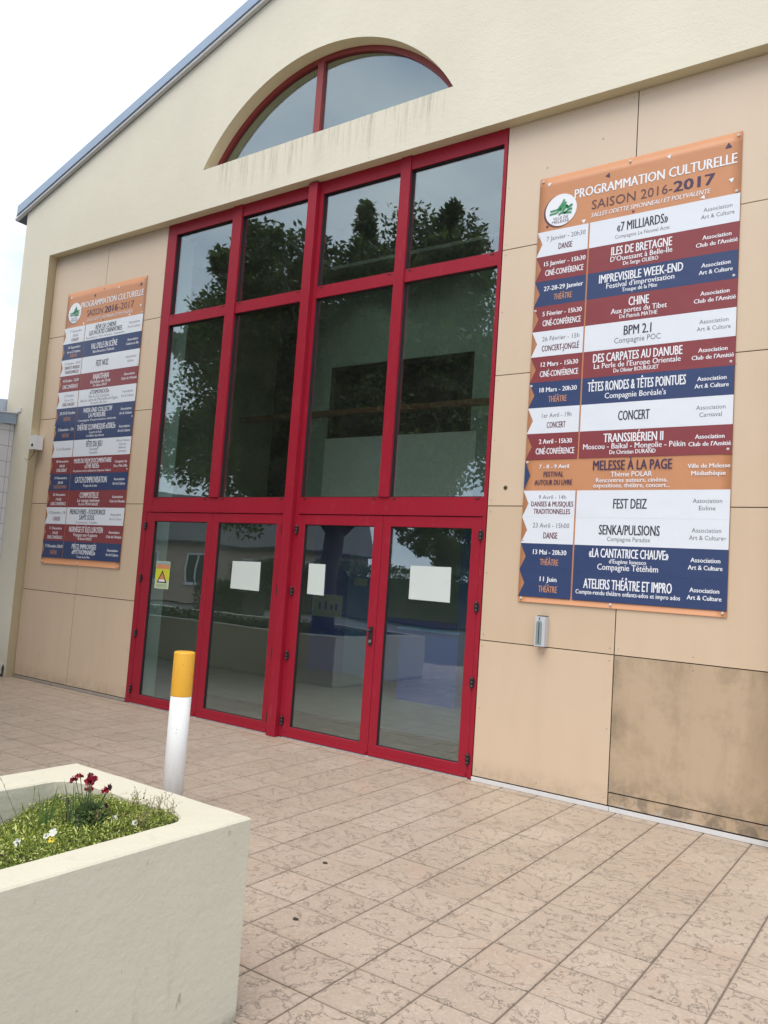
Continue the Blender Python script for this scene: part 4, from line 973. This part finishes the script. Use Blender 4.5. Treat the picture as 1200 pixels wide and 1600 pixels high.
for (a, b) in (((5.20, -4.52, .62), (5.235, -4.535, .80)), ((5.15, -4.58, .62), (5.12, -4.66, .80)), ((5.22, -4.55, .62), (5.10, -4.60, .82))):
    a, b = Vector(a), Vector(b); tube(bm, [a, (a + b) / 2, b], [.0012, .001, .0006], 4)
    for q in range(5): e_ = a.lerp(b, U(.6, 1)); blade(bm, e_, rv(0), .03, .0018, (0, 0))
obj('stem', bm, M['blade'], gw)

# ------------------------------------------------------------------ places the glass reflects: second planter, tree, hedge, houses
p2 = root('planter', 'long low cream planter bed under the big tree, mirrored in the doors', 'planter')
planter_mesh('wall', p2, -9.5, .55, -5.9, -3.3, .75, (.2, .2, .2), .4)
B('soil', M['soil'], p2, (-9.2, .3, -5.7, -3.55, .42, .62))
V, Fc = [], []
for k in range(7000):
    x, y = U(-9.2, .3), U(-5.7, -3.52); hgt = .06 + .25 * max(0, mnoise.noise(Vector((x * .8, y * .8, 9))))
    leafq(V, Fc, Vector((x, y, .62 + hgt * rnd())), rv(-.2), rv(), U(.05, .1), U(.03, .05))
o = meshobj('planter_greenery', V, Fc, M['hedge'], kind='stuff'); tag(o, 'low greenery growing in the long planter under the tree', 'ground cover')
def crown_leaves(cl, n, ls, V, Fc, droop=.3):
    for (c, r) in cl:
        q_ = proj(c)
        if q_ and q_[0] > -60 - 1300 * r[0] / q_[2] and c[1] > -15: continue
        for k in range(n):
            d = rv(); p_ = Vector(c) + Vector((d.x * r[0], d.y * r[1], d.z * r[2])) * (rnd() ** .45)
            dd = rv() + Vector((0, 0, -droop)); leafq(V, Fc, p_, dd, rv(), U(.7, 1.2) * ls, U(.38, .55) * ls)
def make_tree(name, label, bx_, by_, z0, hgt, rad, trunk_r, nb, nl, ls, seed, cz=.62, fork=.25, mat='leaf', lean=(0, 0), fill=0, extra=(), taper=None):
    random.seed(seed); t = root(name, label, 'tree')
    bt = bmesh.new(); fk = Vector((bx_ + lean[0] * .3, by_ + lean[1] * .3, z0 + hgt * fork))
    tube(bt, [(bx_, by_, z0), (bx_ + .02, by_, z0 + hgt * fork * .5), fk], [trunk_r * 1.15, trunk_r * .95, trunk_r * .9], 12)
    cl = []; cc = Vector((bx_ + lean[0], by_ + lean[1], z0 + hgt * cz))
    for b in range(nb):
        a = b * 2.399 + U(-.2, .2); el = U(-.45, 1.0); rr = U(.72, 1.0)
        e_ = cc + Vector((math.cos(a) * math.cos(el) * rad[0] * rr, math.sin(a) * math.cos(el) * rad[1] * rr, math.sin(el) * rad[2] * rr))
        m1 = fk.lerp(e_, .35) + Vector((U(-.2, .2), U(-.2, .2), U(.1, .5))); m2 = fk.lerp(e_, .7) + Vector((U(-.2, .2), U(-.2, .2), U(0, .4)))
        r0 = trunk_r * U(.32, .55); tube(bt, [fk - Vector((0, 0, .1)), m1, m2, e_], [r0, r0 * .7, r0 * .4, .012], 7)
        for q in range(7):
            f_ = U(.35, 1.05); pp = (m1.lerp(m2, f_ * 2 - .7) if f_ < .7 else m2.lerp(e_, (f_ - .7) / .3)) + Vector((U(-1, 1), U(-1, 1), U(-.8, .8))) * rad[0] * .17
            s = rad[0] * U(.09, .20); cl.append((pp, (s, s, s * U(.6, .9))))
        # pointed drooping sprays at the outside
        out_ = (e_ - cc).normalized()
        for q in range(4): pp = e_ + out_ * q * rad[0] * .06; s = rad[0] * (.09 - .017 * q); cl.append((pp, (s, s, s)))
    for q in range(fill):
        v_ = rv(-.75); f_ = U(.25, .8); s = rad[0] * U(.16, .24); cl.append((cc + Vector((v_.x * rad[0], v_.y * rad[1], v_.z * rad[2])) * f_, (s, s, s * .8)))
    for (ec, er, en) in extra:
        for q in range(en): v_ = rv() * (rnd() ** .4); s = U(.4, .75); cl.append((Vector(ec) + Vector((v_.x * er[0], v_.y * er[1], v_.z * er[2])), (s, s, s * .7)))
    if taper: cl = [k_ for k_ in cl if math.hypot(k_[0].x - cc.x, k_[0].y - cc.y) < taper[0] - taper[1] * (k_[0].z - taper[2])]
    obj('trunk', bt, M['bark'], t)
    V, Fc = [], []; crown_leaves(cl, nl, ls, V, Fc); meshobj('crown', V, Fc, M[mat], t)
    return t
make_tree('cherry_tree', 'big dark leaved tree in the long planter, mirrored in the tall windows', -1.0, -4.9, .5, 8.9, (3.45, 3.3, 3.35), .19, 54, 300, .128, 11, .57, .22, 'leaf', (-.15, -.75), 170, [((-2.9, -5.3, 4.3), (2.6, 2.2, 1.7), 70), ((.9, -5.0, 4.0), (1.7, 1.5, 1.0), 34), ((-1.0, -4.6, 3.7), (2.6, 1.2, .8), 30)], (4.9, .66, 4.2))
make_tree('round_tree', 'round tree beyond the car park, tallest one behind the hedge', -13.5, -31, 0, 6.5, (3.2, 3.2, 2.4), .2, 14, 120, .25, 3, .6, .25, 'hedge')
make_tree('round_tree', 'smaller round tree at the right end of the hedge', -7.5, -33, 0, 4.6, (2.2, 2.2, 1.6), .15, 12, 110, .22, 5, .62, .25, 'hedge')
random.seed(21)
def hedge(name, label, x0, x1, y0, y1, h, n, ls, mat='hedge'):
    V, Fc = [], []
    for k in range(n):
        x, y = U(x0, x1), U(y0, y1); hh_ = h * (.86 + .2 * mnoise.noise(Vector((x * .5, y * .5, 1)))); z = hh_ * (rnd() ** .4)
        if rnd() < .6: 
            if rnd() < .6: y = y1 + U(-.1, .12)
            else: z = hh_ + U(-.1, .08)
        leafq(V, Fc, Vector((x, y, z)), rv(), rv(), ls * U(.7, 1.2), ls * .5)
    t = root(name, label, 'hedge'); meshobj('foliage', V, Fc, M[mat], t)
    B('branch_core', M['bark'], t, (x0 + .2, x1 - .2, y0 + .15, y1 - .15, 0, h * .7))
hedge('hedge', 'long clipped green hedge across the car park', -19, -4.2, -21.6, -20.4, 2.5, 15000, .13)
hedge('shrub_clump', 'dark rounded bush in front of the pale houses', -10.2, -8.2, -11.5, -10.2, 1.5, 3500, .10)
def house(name, label, cx_, cy_, ang, L_, D_, h, rh, wins):
    t = root(name, label, 'house'); R_ = Matrix.Translation((cx_, cy_, 0)) @ Matrix.Rotation(ang, 4, 'Z')
    def add(nm, bm, mat, par=t):
        bmesh.ops.transform(bm, matrix=R_, verts=bm.verts); return obj(nm, bm, mat, par)
    bm = bmesh.new(); box(bm, -L_ / 2, L_ / 2, -D_, 0, 0, h)
    for sx in (-L_ / 2, L_ / 2): poly(bm, [(sx, -D_, h), (sx, 0, h), (sx, -D_ / 2, h + rh)])
    add('wall', bm, M['house'])
    bm = bmesh.new()
    for s in (0, 1):
        y_e = .35 if s == 0 else -D_ - .35; ze = h - .35 * rh / (D_ / 2)
        vs = [(-L_ / 2 - .3, y_e, ze), (L_ / 2 + .3, y_e, ze), (L_ / 2 + .3, -D_ / 2, h + rh), (-L_ / 2 - .3, -D_ / 2, h + rh)]
        lo = [bm.verts.new(v) for v in vs]; hi = [bm.verts.new((a, b, c + .12)) for a, b, c in vs]
        bm.faces.new(lo); bm.faces.new(hi)
        for q in range(4): bm.faces.new((lo[q], lo[(q + 1) % 4], hi[(q + 1) % 4], hi[q]))
    bmesh.ops.recalc_face_normals(bm, faces=bm.faces); rf = add('roof', bm, M['hroof'])
    bm = bmesh.new(); box(bm, -L_ * .3, -L_ * .3 + .6, -D_ / 2 - .3, -D_ / 2 + .3, h + rh - .2, h + rh + .7); add('chimney', bm, M['house'], rf)
    for (wx, wz, ww, wh) in wins:
        bm = bmesh.new()
        for b in ((wx, wx + .07, wz, wz + wh), (wx + ww - .07, wx + ww, wz, wz + wh), (wx + .07, wx + ww - .07, wz, wz + .07), (wx + .07, wx + ww - .07, wz + wh - .07, wz + wh), (wx + ww / 2 - .03, wx + ww / 2 + .03, wz + .07, wz + wh - .07)): box(bm, b[0], b[1], -.02, .05, b[2], b[3])
        wf_ = add('window', bm, M['hframe']); bm = bmesh.new(); box(bm, wx + .05, wx + ww - .05, .005, .02, wz + .05, wz + wh - .05); add('pane', bm, M['hwin'], wf_)
        bm = bmesh.new(); box(bm, wx - .08, wx + ww + .08, .002, .10, wz - .07, wz - .005); add('sill', bm, M['hframe'], wf_)
wn_ = [(x, .9, .9, 1.35) for x in (-7.2, -5.2, -2.6, -.4, 2.2, 4.6, 6.2)]
house('terraced_house', 'long pale pinkish house with dark slate roof mirrored in the left doors', -20.5, -19.5, math.radians(-42), 16, 7, 2.9, 2.3, wn_)
house('terraced_house', 'second pinkish house standing farther back with its gable to the car park', -30, -8.5, math.radians(-62), 12, 8, 4.6, 2.8, [(x, z, .9, 1.3) for x in (-4.5, -2, 1, 3.6) for z in (.9, 3.0)])
